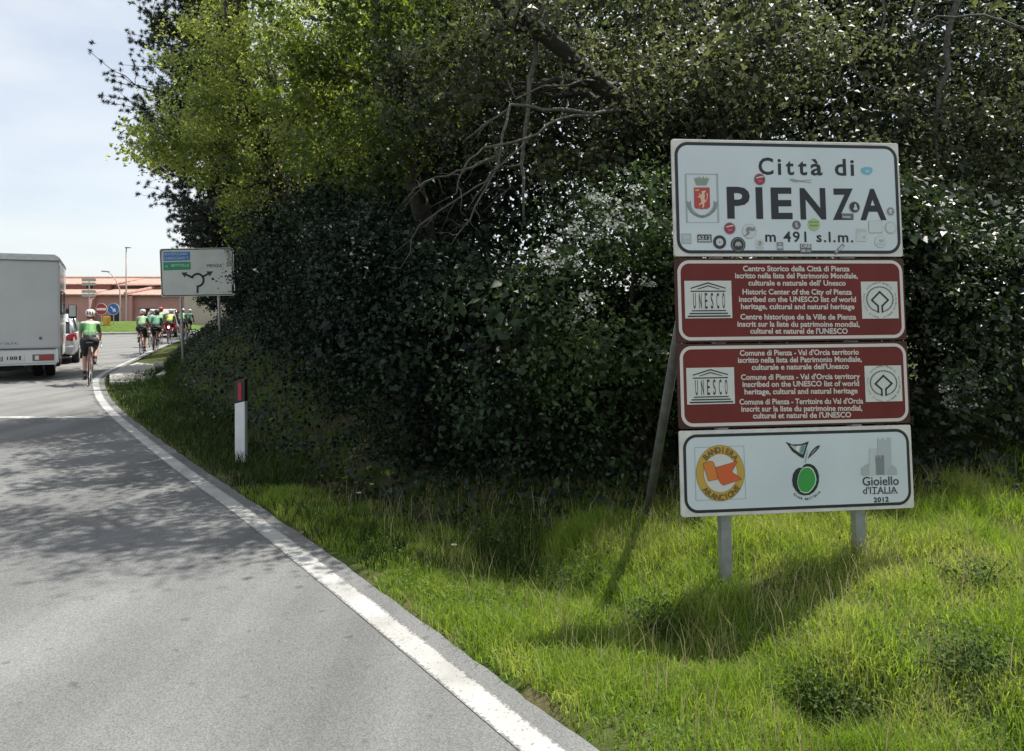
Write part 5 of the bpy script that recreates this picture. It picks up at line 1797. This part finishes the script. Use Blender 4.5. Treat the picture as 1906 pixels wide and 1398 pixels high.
# ---- bushes, from the right-hand picture edge round to the left
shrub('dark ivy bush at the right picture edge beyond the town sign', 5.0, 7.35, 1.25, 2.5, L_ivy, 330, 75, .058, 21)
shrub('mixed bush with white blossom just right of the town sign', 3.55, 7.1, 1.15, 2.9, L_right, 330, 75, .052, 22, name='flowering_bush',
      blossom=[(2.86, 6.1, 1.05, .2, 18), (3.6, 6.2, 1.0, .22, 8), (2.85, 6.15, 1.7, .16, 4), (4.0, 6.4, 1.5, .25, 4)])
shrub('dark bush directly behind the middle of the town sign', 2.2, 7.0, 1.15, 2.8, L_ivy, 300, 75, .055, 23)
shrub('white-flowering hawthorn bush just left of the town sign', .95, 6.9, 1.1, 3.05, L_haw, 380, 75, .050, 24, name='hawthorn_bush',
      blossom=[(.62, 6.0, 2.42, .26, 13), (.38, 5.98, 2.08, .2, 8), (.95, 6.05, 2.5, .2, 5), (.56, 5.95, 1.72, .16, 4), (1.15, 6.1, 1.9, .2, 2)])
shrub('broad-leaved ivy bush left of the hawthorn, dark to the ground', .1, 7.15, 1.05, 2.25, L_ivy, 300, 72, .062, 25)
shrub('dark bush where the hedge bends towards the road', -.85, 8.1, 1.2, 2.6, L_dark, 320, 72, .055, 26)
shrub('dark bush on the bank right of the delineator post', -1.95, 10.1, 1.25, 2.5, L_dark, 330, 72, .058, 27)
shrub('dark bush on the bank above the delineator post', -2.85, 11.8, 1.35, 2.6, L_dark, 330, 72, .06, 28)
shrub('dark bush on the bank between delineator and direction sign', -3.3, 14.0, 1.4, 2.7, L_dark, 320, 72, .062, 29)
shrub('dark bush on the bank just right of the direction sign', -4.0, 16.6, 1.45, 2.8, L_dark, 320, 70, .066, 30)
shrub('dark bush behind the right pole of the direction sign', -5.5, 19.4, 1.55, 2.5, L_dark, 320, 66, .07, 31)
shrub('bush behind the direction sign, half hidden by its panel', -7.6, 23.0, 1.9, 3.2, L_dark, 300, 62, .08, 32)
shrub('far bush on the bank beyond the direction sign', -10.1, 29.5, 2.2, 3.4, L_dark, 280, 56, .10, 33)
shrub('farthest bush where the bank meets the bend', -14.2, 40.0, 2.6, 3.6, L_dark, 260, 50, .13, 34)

# ---- trees
kw = dict(shell=(.45, 1.02), hollow=.5)
tree('holm_oak', 'holm oak with a dark forked trunk above the town sign', (2.75, 8.9),
     [(2.75, 8.9, -.1), (2.55, 8.6, 1.8), (2.22, 8.2, 3.35), (2.12, 8.15, 3.75)], [.17, .14, .12, .11],
     [(2.3, 9.6, 4.5, 1.9, 1.2, 1.3), (1.3, 8.9, 3.5, 1.1, .8, .8), (3.3, 8.8, 3.4, 1.0, .8, .8), (2.4, 8.7, 3.9, .9, .6, .6), (2.15, 7.75, 4.05, .75, .3, .5), (2.9, 7.9, 4.3, .7, .3, .5), (1.2, 7.45, 3.9, .8, .25, .5), (1.9, 8.6, 3.1, .8, .6, .5), (3.0, 9.1, 4.6, .8, .6, .5)], 760, 66, .165, .060, L_holm, M_barkd, 9, 6, 41, **kw)
oak = [o for o in COL.objects if o.name == 'holm_oak'][0]
ob = oak.location
for pts_, rr_ in (([(2.12, 8.15, 3.72), at(1385, 150, 8.1), at(1400, 95, 8.1), at(1440, 45, 8.1), at(1470, -30, 8.15), at(1480, -160, 8.4)], [.105, .085, .08, .075, .065, .045]),
                  ([(2.12, 8.15, 3.72), at(1318, 160, 8.05), at(1305, 120, 8.05), at(1312, 60, 8.0), at(1285, 15, 8.0), at(1260, -110, 8.2)], [.09, .075, .07, .065, .06, .045])):
    MB().tube([Vector(p) - ob for p in pts_], rr_, 10).build('limb', M_barkd, oak, smooth=True, fix=False)
tree('holm_oak', 'holm oak filling the top right corner of the picture', (5.3, 9.6), [(5.3, 9.6, 0), (5.0, 9.3, 2.0), (4.7, 9.2, 4.2)], [.18, .14, .08],
     [(4.7, 9.9, 4.3, 1.9, 1.3, 1.4), (6.0, 9.2, 3.4, 1.3, 1.0, 1.0), (4.0, 8.7, 3.1, 1.0, .7, .7), (4.8, 8.6, 3.7, .9, .7, .6), (5.5, 8.9, 4.5, .9, .7, .6), (4.2, 9.1, 4.7, .8, .6, .5), (5.2, 8.3, 2.9, .8, .6, .5)], 760, 66, .165, .060, L_holm, M_bark, 10, 6, 42, **kw)
oak2 = [o for o in COL.objects if o.name == 'holm_oak.001'][0]
ok_rnd = random.Random(3)
for pts_, r_ in (([(1935, 60, 8.2), (1880, 45, 8.0), (1830, 28, 7.9), (1745, 30, 7.9), (1700, 60, 7.9)], .022), ([(1725, -30, 8.0), (1705, 40, 7.9), (1690, 50, 7.8), (1705, 75, 7.8), (1735, 85, 7.8)], .018), ([(1560, 70, 8.2), (1580, 110, 8.1), (1605, 150, 8.0), (1660, 180, 8.0)], .013),
                 ([(1650, -20, 8.3), (1640, 60, 8.2), (1575, 120, 8.1), (1520, 145, 8.0)], .014), ([(1790, -30, 8.4), (1760, 90, 8.3), (1745, 200, 8.2), (1750, 330, 8.2)], .04), ([(1490, 60, 8.1), (1430, 110, 8.0), (1350, 118, 7.9), (1250, 130, 7.8)], .012), ([(1480, 190, 8.0), (1440, 130, 8.0), (1410, 100, 8.0)], .01)):
    P_ = [at(*p) for p in pts_]
    fn = []
    for a_, b_ in zip(P_[:-1], P_[1:]):
        fn += wander(a_, b_, 3, .12, ok_rnd)[:-1]
    fn.append(P_[-1])
    m_ = MB().tube([p - oak2.location for p in fn], [r_ * (1 - .65 * k / (len(fn) - 1)) for k in range(len(fn))], 7)
    for k in range(6):
        s_ = fn[ok_rnd.randint(1, len(fn) - 1)]
        m_.tube([p - oak2.location for p in wander(s_, s_ + Vector((ok_rnd.uniform(-.3, .3), ok_rnd.uniform(-.15, .15), ok_rnd.uniform(-.25, .25))), 4, .2, ok_rnd)], [r_ * .4, r_ * .3, r_ * .25, r_ * .2, r_ * .1], 4, caps=False)
    m_.build('bare_branch', M_barkg, oak2, smooth=True, fix=False)
lean, Cl, lb = tree('leaning_tree', 'leaning tree whose thick limb slants up left at the top centre', (2.1, 8.7),
     [(2.1, 9.4, 0), at(1330, 330, 9.0), at(1170, 200, 7.9), at(1050, 95, 7.4), at(935, 5, 7.3), at(800, -130, 7.3)], [.12, .11, .085, .078, .07, .045],
     [(-.1, 8.3, 5.9, 1.5, 1.1, 1.1), (.9, 8.9, 4.0, 1.1, .8, .8), (-.6, 8.5, 4.2, .9, .7, .7), (.2, 8.7, 4.6, .9, .6, .5), (.3, 7.2, 4.5, .7, .25, .4), (1.6, 6.75, 4.6, .85, .5, .4), (.95, 6.8, 4.4, .8, .5, .4), (.1, 7.7, 6.6, 1.2, .7, .5), (-1.4, 8.3, 6.8, 1.2, .8, .5), (-.3, 8.7, 3.5, .8, .6, .5)], 560, 62, .15, .064, L_holm, M_barkd, 8, 6, 43, **kw)
# its bare hanging branches, grey with lichen
bare = [([(1178, 205, 7.9), (1100, 212, 7.3), (1010, 205, 7.0), (950, 195, 6.85), (935, 250, 6.75), (930, 290, 6.7), (915, 330, 6.7), (880, 370, 6.7)], .022),
        ([(950, 200, 6.9), (910, 225, 6.8), (862, 263, 6.7)], .014), ([(925, 290, 6.7), (880, 312, 6.6), (850, 318, 6.6), (800, 335, 6.55), (770, 352, 6.5)], .014),
        ([(1150, 190, 7.75), (1070, 215, 7.0), (1000, 250, 6.8), (900, 275, 6.6), (868, 305, 6.55), (852, 340, 6.5), (850, 360, 6.5)], .015), ([(1110, 150, 7.6), (1010, 160, 7.0), (960, 185, 6.9), (945, 150, 6.9)], .012),
        ([(930, 300, 6.7), (905, 350, 6.65), (875, 410, 6.6), (840, 455, 6.6)], .013), ([(990, 250, 6.8), (930, 310, 6.7), (890, 345, 6.6), (780, 420, 6.5), (745, 500, 6.5)], .012),
        ([(945, 330, 6.7), (950, 350, 6.7), (925, 368, 6.7)], .006), ([(800, 335, 6.55), (770, 352, 6.5), (760, 370, 6.5)], .007), ([(1400, 120, 8.0), (1190, 128, 7.4), (1120, 143, 7.2)], .011),
        ([(1012, -40, 7.7), (1000, 60, 7.5), (985, 150, 7.3), (978, 240, 7.2), (975, 330, 7.2), (975, 420, 7.2)], .034)]
bm_rnd = random.Random(77)
for pts_, r_ in bare:
    P = [at(*p) for p in pts_]
    fine = []
    for a_, b_ in zip(P[:-1], P[1:]):
        fine += wander(a_, b_, 3, .10, bm_rnd)[:-1]
    fine.append(P[-1])
    n_ = len(fine)
    mb_ = MB().tube([p - Vector(lb) for p in fine], [r_ * (1 - .7 * k / (n_ - 1)) for k in range(n_)], 7)
    for k in range(6 if r_ < .03 else 2):
        s_ = fine[bm_rnd.randint(1, n_ - 1)]
        e_ = s_ + Vector((bm_rnd.uniform(-.28, .1), bm_rnd.uniform(-.15, .15), bm_rnd.uniform(-.28, .1)))
        mb_.tube([p - Vector(lb) for p in wander(s_, e_, 4, .2, bm_rnd)], [r_ * .35, r_ * .3, r_ * .22, r_ * .16, r_ * .1], 4, caps=False)
    mb_.build('bare_branch', M_barkg, lean, smooth=True, fix=False)
tree('maple_tree', 'mid green tree over the road verge, left of the slanting limb', (-.9, 11.3), [(-.9, 11.3, .5), (-1.2, 11.0, 2.6), (-1.7, 10.6, 4.8), (-1.9, 10.4, 6.4)], [.17, .14, .10, .05],
     [(-1.9, 10.4, 5.9, 1.6, 1.4, 1.2), (-2.5, 10.2, 4.5, 1.0, .8, .7), (-1.3, 9.4, 4.3, .9, .7, .6), (-1.9, 9.6, 3.6, .9, .7, .5), (-.7, 9.5, 5.0, .8, .6, .6), (-1.7, 9.9, 5.2, .8, .6, .5), (-2.9, 10.8, 5.6, .8, .7, .6)], 430, 55, .14, .068, L_mid, M_bark, 10, 6, 44, **kw)
tree('field_maple', 'bright yellow-green spring tree reaching out over the road', (-3.6, 14.2), [(-3.6, 14.2, 1.0), (-3.9, 13.8, 3.0), (-4.5, 13.3, 5.0), (-4.9, 13.0, 7.0)], [.2, .17, .12, .05],
     [(-4.45, 13.2, 6.2, 1.25, 1.5, 1.4), (-5.15, 12.9, 5.2, 1.0, 1.0, .9), (-5.7, 12.9, 4.3, .75, .8, .45), (-4.4, 12.6, 4.3, 1.25, 1.0, .9), (-3.3, 12.2, 5.4, 1.2, 1.1, 1.3), (-2.7, 11.6, 4.4, .9, .8, .8), (-4.0, 13, 8.0, 1.2, 1.1, .8)], 620, 58, .14, .060, L_spring, M_bark, 16, 8, 45, shell=(.3, 1.05), up=.5, rnd=.9)
tree('oak_tree', 'dark tree standing behind the yellow-green one', (-2.6, 16.6), [(-2.6, 16.6, 1.2), (-2.8, 16.4, 4.0), (-3.0, 16.2, 7.0)], [.22, .17, .08],
     [(-3.1, 16.2, 5.4, 1.9, 1.7, 2.6), (-1.6, 15.6, 6.5, 2.0, 1.6, 2.0)], 420, 46, .24, .075, L_mid, M_bark, 9, 6, 46, **kw)
tree('oak_tree', 'dark tree rising behind the right end of the direction sign', (-5.2, 20.6), [(-5.2, 20.6, 1.4), (-5.5, 20.4, 4.0), (-5.6, 20.2, 6.4)], [.2, .15, .06],
     [(-5.7, 20.2, 4.9, 1.6, 1.6, 2.6), (-6.5, 20.4, 4.2, 1.2, 1.2, 1.4)], 380, 44, .25, .085, L_mid, M_bark, 9, 6, 47, **kw)
tree('oak_tree', 'far dark tree along the bank towards the bend', (-8.3, 31.5), [(-8.3, 31.5, 1.5), (-8.6, 31, 4.5), (-8.9, 31, 7.5)], [.2, .16, .06],
     [(-8.9, 31, 5.4, 2.4, 2.2, 3.0)], 300, 40, .32, .12, L_dark, M_bark, 8, 5, 48, **kw)


# ---- the tall pine against the sky
def pine(name, label, base, trunk, rad, lims, seed):
    rng = np.random.default_rng(seed)
    rnd = random.Random(seed)
    b = Vector((base[0], base[1], gz(*base)))
    root = empty(name, b)
    tag(root, label, 'tree', 'trees of the roadside wood')
    MB().tube([Vector(p) - b for p in trunk], rad, 12).build('trunk', M_barkd, root, smooth=True, fix=False)
    Vn, tint = [], []
    TP = [Vector(p) for p in trunk]
    for (zt, ang, L, rise) in lims:
        k = np.interp(zt, [p.z for p in TP], range(len(TP)))
        i0 = min(int(k), len(TP) - 2)
        st = TP[i0].lerp(TP[i0 + 1], k - i0)
        e = st + Vector((math.cos(R(ang)) * L, math.sin(R(ang)) * L, rise))
        pts = wander(st, e, 7, .14, rnd, -.05)
        mb_ = MB().tube([p - b for p in pts], [.06 * (1 - .8 * q / 7) for q in range(8)], 6)
        for q in range(40):
            s_ = pts[rnd.randint(2, 7)]
            sp_ = Vector((rnd.gauss(0, .5), rnd.gauss(0, .5), rnd.uniform(-.25, .55))) + (e - st).normalized() * rnd.uniform(0, .3)
            tw = wander(s_, s_ + sp_, 4, .15, rnd)
            mb_.tube([p - b for p in tw], [.014, .011, .009, .007, .005], 4, caps=False)
            for tp_ in (tw[-1], tw[-2], tw[2], tw[-1] + Vector((rnd.gauss(0, .12), rnd.gauss(0, .12), rnd.gauss(0, .1)))):
                c = np.array(tp_ - b)
                m = 46
                d = unit(rng.normal(size=(m, 3)) + np.array([0, 0, .35]) + .5 * np.array((e - st).normalized()))
                o_ = c + d * .015
                ln = rng.uniform(.06, .115, m)[:, None]
                sd_ = unit(np.cross(d, rng.normal(size=(m, 3)))) * .0085
                Vn.append(np.stack([o_ - sd_, o_ + sd_, o_ + d * ln], 1).reshape(-1, 3))
                tint.append(np.clip(rng.random() * .5 + .5 * rng.random(m), 0, 1))
        mb_.build('limb', M_barkd, root, smooth=True, fix=False)
    V = np.concatenate(Vn); ti = np.concatenate(tint)
    link('crown', mesh_np('crown', V, np.arange(len(V)), np.full(len(V) // 3, 3), ti), L_pine, root)
    return root


rp_ = random.Random(8)
lims = []
for i in range(64):
    z = 3.4 + i * .175
    sp_L = 3.0 if z < 5.0 else 3.75
    lims.append((z, 180 + rp_.uniform(-50, 50), sp_L * rp_.uniform(.5, .82), rp_.uniform(.1, 1.0)))
pine('pine_tree', 'tall dark pine against the sky behind the spring tree', (-7.4, 22.2), [(-7.4, 22.2, 1), (-7.5, 22.2, 5), (-7.7, 22.1, 9.5), (-7.9, 22.0, 15)], [.24, .2, .15, .06], lims, 61)

# ---- the dense wood behind: nobody could count its stems, it reads as one mass
rng = np.random.default_rng(90)
back = catmull(np.array([(14.5, 10.2), (8.5, 10.6), (5, 11.2), (2, 11.2), (.2, 12.2), (-.9, 14), (-1.4, 17), (-2.6, 20), (-4.6, 24.5), (-7.2, 31), (-10.5, 39), (-14.5, 48), (-17, 55)]), 10)
bl = np.concatenate([[0], np.cumsum(np.hypot(*(back[1:] - back[:-1]).T))])
nC = 13500
sC = bl[-1] * rng.random(nC) ** 1.6
hx = np.interp(sC, bl, back[:, 0]) + rng.normal(size=nC) * .8; hy = np.interp(sC, bl, back[:, 1]) + rng.normal(size=nC) * .8
top = 6.6 + 1.4 * vnoise(sC, sC * 0, 2.2, 6) + 1.2 * sstep(hy, 14, 20)
hz_ = terrain(hx, hy) + rng.random(nC) ** .8 * top
ci = np.repeat(np.arange(nC), 16)
P = np.stack([hx, hy, hz_], 1)[ci] + rng.normal(size=(len(ci), 3)) * .28
szs = .14 * rng.uniform(.7, 1.3, len(ci)) * (1 + .03 * np.maximum(0, P[:, 1] - 12))
V, l, t, ti = leaf_geo(P, np.array([-.2, -.6, .5]) + .8 * rng.normal(size=(len(ci), 3)), szs, .6, .15, rng.random(len(ci)), rng, .3)
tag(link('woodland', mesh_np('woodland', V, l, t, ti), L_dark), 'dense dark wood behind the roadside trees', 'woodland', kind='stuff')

# ---- dark weeds at the hedge foot; leaves added over the bank to imitate shade
rng = np.random.default_rng(93)
n = 100000
ux = rng.uniform(-9.5, 8.5, n); uy = rng.uniform(5.2, 24, n)
us, ud = road_sd(ux, uy)
def dark_edge(s_, x_, y_):
    return np.interp(s_, [.6, 1.3, 1.8, 2.3, 2.9, 4, 6, 9, 12, 16, 20], [4.3, 3.0, 2.15, 1.55, 1.15, .9, .85, .85, 1.0, 1.4, 1.5]) + .35 * (vnoise(x_, y_, .5, 71) - .4)
lim = dark_edge(us, ux, uy)
k = (ud > lim) & (ud < 5.2) & (uy > 5.6) & (rng.random(n) < np.clip((ud - lim) / .5, .15, 1)) & (np.abs(ux / uy) < 1.1)
ux, uy, us, ud = ux[k], uy[k], us[k], ud[k]
hgt = .06 + .45 * vnoise(ux, uy, .45, 73) * np.clip((ud - lim[k]) / .5, .2, 1)
P = np.stack([ux, uy, terrain(ux, uy) + hgt * rng.random(len(ux)) ** .6], 1)
V, l, t, ti = leaf_geo(P, np.array([-.25, -.35, .8]) + .5 * rng.normal(size=(len(ux), 3)), .062 * rng.uniform(.6, 1.4, len(ux)), .75, .12, rng.random(len(ux)), rng, .2)
tag(link('undergrowth', mesh_np('undergrowth', V, l, t, ti), L_dark), 'dark undergrowth at the hedge foot, added over the bank to imitate shade', 'undergrowth', kind='stuff')

# ---- grass
def blades(x, y, h, w, lean, tint, rng, drop=.012):
    n = len(x)
    z = terrain(x, y) - drop
    a = rng.uniform(0, 2 * math.pi, n)
    bd = np.stack([np.cos(a), np.sin(a)], 1)
    yaw = rng.uniform(0, math.pi, n)
    sx, sy = np.cos(yaw) * w / 2, np.sin(yaw) * w / 2
    m1 = lean * h * .28; m2 = lean * h
    hz1 = h * .55; hz2 = h * np.sqrt(np.clip(1 - (lean * .75) ** 2, .15, 1))
    V = np.zeros((n, 5, 3))
    V[:, 0] = np.stack([x - sx, y - sy, z], 1); V[:, 1] = np.stack([x + sx, y + sy, z], 1)
    V[:, 2] = np.stack([x + sx * .8 + bd[:, 0] * m1, y + sy * .8 + bd[:, 1] * m1, z + hz1], 1)
    V[:, 3] = np.stack([x - sx * .8 + bd[:, 0] * m1, y - sy * .8 + bd[:, 1] * m1, z + hz1], 1)
    V[:, 4] = np.stack([x + bd[:, 0] * m2, y + bd[:, 1] * m2, z + hz2], 1)
    k = np.arange(n)[:, None] * 5
    loops = np.concatenate([k + np.array([[0, 1, 2, 3]]), k + np.array([[3, 2, 4]])], 1).ravel()
    tot = np.tile([4, 3], n)
    return V.reshape(-1, 3), loops, tot, np.repeat(tint, 2)


def join(parts):
    V, L, T, I = [], [], [], []
    o = 0
    for v, l, t, i in parts:
        V.append(v); L.append(l + o); T.append(t); I.append(i); o += len(v)
    return np.concatenate(V), np.concatenate(L), np.concatenate(T), np.concatenate(I)


rng = np.random.default_rng(31)
def scatter(n, x0, x1, y0, y1, dlo, dhi):
    x = rng.uniform(x0, x1, n); y = rng.uniform(y0, y1, n)
    s, d = road_sd(x, y)
    edge = .20 + (vnoise(s, s * 0, .3, 14) - .4) * .10
    u = x / np.maximum(y, .1)
    k = (d > edge + (dlo - .20)) & (d < dhi) & (u > -.95) & (u < 1.9) & (y > 1.2)
    return x[k], y[k], s[k], d[k]


x, y, s, d = scatter(430000, -2.6, 7.2, 1.2, 7.2, .20, 6.4)
tall = vnoise(x, y, .5, 21) * .6 + vnoise(x, y, .16, 22) * .4
keep = (rng.random(len(x)) < np.clip(.35 + tall * .9, 0, 1) * np.clip((d - .1) / .25, .3, 1)) & (rng.random(len(x)) > .85 * sstep(d - dark_edge(s, x, y), -.1, .5))
x, y, s, d, tall = x[keep], y[keep], s[keep], d[keep], tall[keep]
h = (.04 + .12 * tall ** 1.8 + .04 * sstep(d, .6, 1.6) * tall + .035 * sstep(d, 1.6, 2.6) * rng.random(len(x))) * rng.uniform(.6, 1.4, len(x))
tt = np.clip(-.02 + .55 * vnoise(x, y, .9, 25) + .45 * vnoise(x, y, .22, 26) + .4 * (rng.random(len(x)) - .5) + .12 * sstep(d, 1.8, 3), 0, 1)
near_grass = blades(x, y, h, rng.uniform(.0035, .0075, len(x)), rng.uniform(.1, .95, len(x)), tt, rng)
V, l, t, ti = near_grass
tag(link('grass', mesh_np('grass', V, l, t, ti), L_grass), 'bright green grass growing on the verge around the town sign', 'grass', kind='stuff')
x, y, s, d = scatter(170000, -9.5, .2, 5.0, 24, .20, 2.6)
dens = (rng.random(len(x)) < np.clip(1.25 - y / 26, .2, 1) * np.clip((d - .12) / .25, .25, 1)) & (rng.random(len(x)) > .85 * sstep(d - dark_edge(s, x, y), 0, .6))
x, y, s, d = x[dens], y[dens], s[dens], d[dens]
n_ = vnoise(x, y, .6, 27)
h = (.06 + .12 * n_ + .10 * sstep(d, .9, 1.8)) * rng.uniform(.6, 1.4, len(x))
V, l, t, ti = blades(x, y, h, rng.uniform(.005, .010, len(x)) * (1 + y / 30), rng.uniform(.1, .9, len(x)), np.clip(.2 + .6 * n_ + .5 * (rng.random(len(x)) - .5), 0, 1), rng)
tag(link('verge_grass', mesh_np('verge_grass', V, l, t, ti), L_grass_shade), 'verge and bank grass coloured darker to imitate the shade there', 'grass', kind='stuff')
x, y, s, d = scatter(10000, -2.0, 5.5, 2.4, 7.0, .5, 5)
kk = rng.random(len(x)) < .25 + .5 * vnoise(x, y, .7, 33)
x, y = x[kk], y[kk]
h = rng.uniform(.12, .34, len(x))
V, l, t, ti = blades(x, y, h, rng.uniform(.003, .005, len(x)), rng.uniform(.1, .55, len(x)), rng.random(len(x)), rng)
tag(link('dry_grass', mesh_np('dry_grass', V, l, t, ti), L_straw), 'straw coloured dry stalks standing in the green verge', 'grass', kind='stuff')

# ---- clover and plantain patches between the blades
x, y, s, d = scatter(42000, -2.4, 5.2, 2.4, 6.6, .3, 4.5)
kk = vnoise(x, y, .45, 41) * .7 + vnoise(x, y, .15, 42) * .3 + .25 * (rng.random(len(x)) - .5) > .58
x, y = x[kk], y[kk]
P = np.stack([x, y, terrain(x, y) + rng.uniform(.015, .085, len(x))], 1)
V, l, t, ti = leaf_geo(P, np.array([0, -.1, .9]) + .4 * rng.normal(size=(len(x), 3)), rng.uniform(.009, .023, len(x)), .7, .1, rng.random(len(x)), rng)
tag(link('clover', mesh_np('clover', V, l, t, ti), leaf_material('clover_leaf', (.04, .08, .018), (.085, .15, .034), (.15, .22, .055), .35, rough=.8, spec=.15)), 'low clover patches growing between the grass blades', 'clover', kind='stuff')

# ---- broad-leaved weeds
L_weed = leaf_material('weed_leaf', (.025, .05, .014), (.055, .10, .024), (.10, .15, .04), .3, rough=.75, spec=.2)
for i, (wx, wy, wr, wn, lab) in enumerate(((1.44, 3.55, .20, 420, 'dark leafy weed in the hollow below the town sign'), (1.60, 3.36, .16, 260, 'low weed at the right rim of the hollow'), (2.05, 3.42, .16, 260, 'low leafy weed in the grass near the lower right corner'),
                                          (.85, 4.45, .2, 380, 'weed tangle at the left foot of the sign bank'), (.45, 5.0, .22, 380, 'weed tangle in the grass before the hawthorn'), (2.55, 4.2, .16, 220, 'leafy weed in the grass right of the sign posts'), (2.7, 5.9, .25, 420, 'weed clump behind the right sign post'),
                                          (-.1, 5.75, .26, 420, 'shaded weed clump at the hedge foot'))):
    z = gz(wx, wy)
    r_ = empty('weed', (wx, wy, z)); tag(r_, lab, 'weed', 'weeds in the verge')
    wn = wn * 3
    P = np.stack([rng.normal(size=wn) * wr * .6, rng.normal(size=wn) * wr * .5, np.abs(rng.normal(size=wn)) * wr * .42 + .02], 1)
    N = np.array([0, -.2, .9]) + .55 * rng.normal(size=(wn, 3))
    V, l, t, ti = leaf_geo(P, N, rng.uniform(.010, .030, wn), .6, .14, rng.random(wn), rng)
    link('foliage', mesh_np('foliage', V, l, t, ti), L_weed, r_)
    mb_ = MB()
    for k in range(14):
        p = P[rng.integers(wn)]
        mb_.tube([(p[0] * .3, p[1] * .3, -.02), (p[0] * .7, p[1] * .7, p[2] * .7), tuple(p)], [.003, .0025, .0015], 4, caps=False)
    mb_.build('stem', L_weed, r_, fix=False)

# ---- a few daisies
M_petal = material('daisy_petal', (.75, .75, .72), .6)
M_eye = material('daisy_eye', (.6, .4, .03), .6)
for i, (u, v, lab) in enumerate(((398, 803, 'tiny white daisy left of the delineator post foot'), (692, 915, 'tiny white daisy on the shaded verge, the upper one'), (668, 942, 'tiny white daisy on the shaded verge, the lower one'), (845, 1048, 'pale daisy in the grass before the dark hedge'))):
    Y = FPX * CAM_H / (v - 575.0)
    X = (u - 953) / FPX * Y
    z = gz(X, Y)
    r_ = empty('daisy', (X, Y, z)); tag(r_, lab, 'flower', 'daisies on the verge')
    MB().tube([(0, 0, -.02), (.004, 0, .09), (0, 0, .17)], .002, 5).build('stem', L_grass, r_)
    mb_ = MB()
    for k in range(10):
        a = 2 * math.pi * k / 10
        c, s_ = math.cos(a), math.sin(a)
        mb_.add([(.006 * c, .006 * s_, .172), (.018 * c - .005 * s_, .018 * s_ + .005 * c, .176), (.020 * c, .020 * s_, .174), (.018 * c + .005 * s_, .018 * s_ - .005 * c, .176)], [(0, 1, 2, 3)])
    mb_.build('petals', M_petal, r_, fix=False)
    MB().lathe([(.008, .170), (.008, .176), (.003, .180)], n=8).build('flower_centre', M_eye, r_)
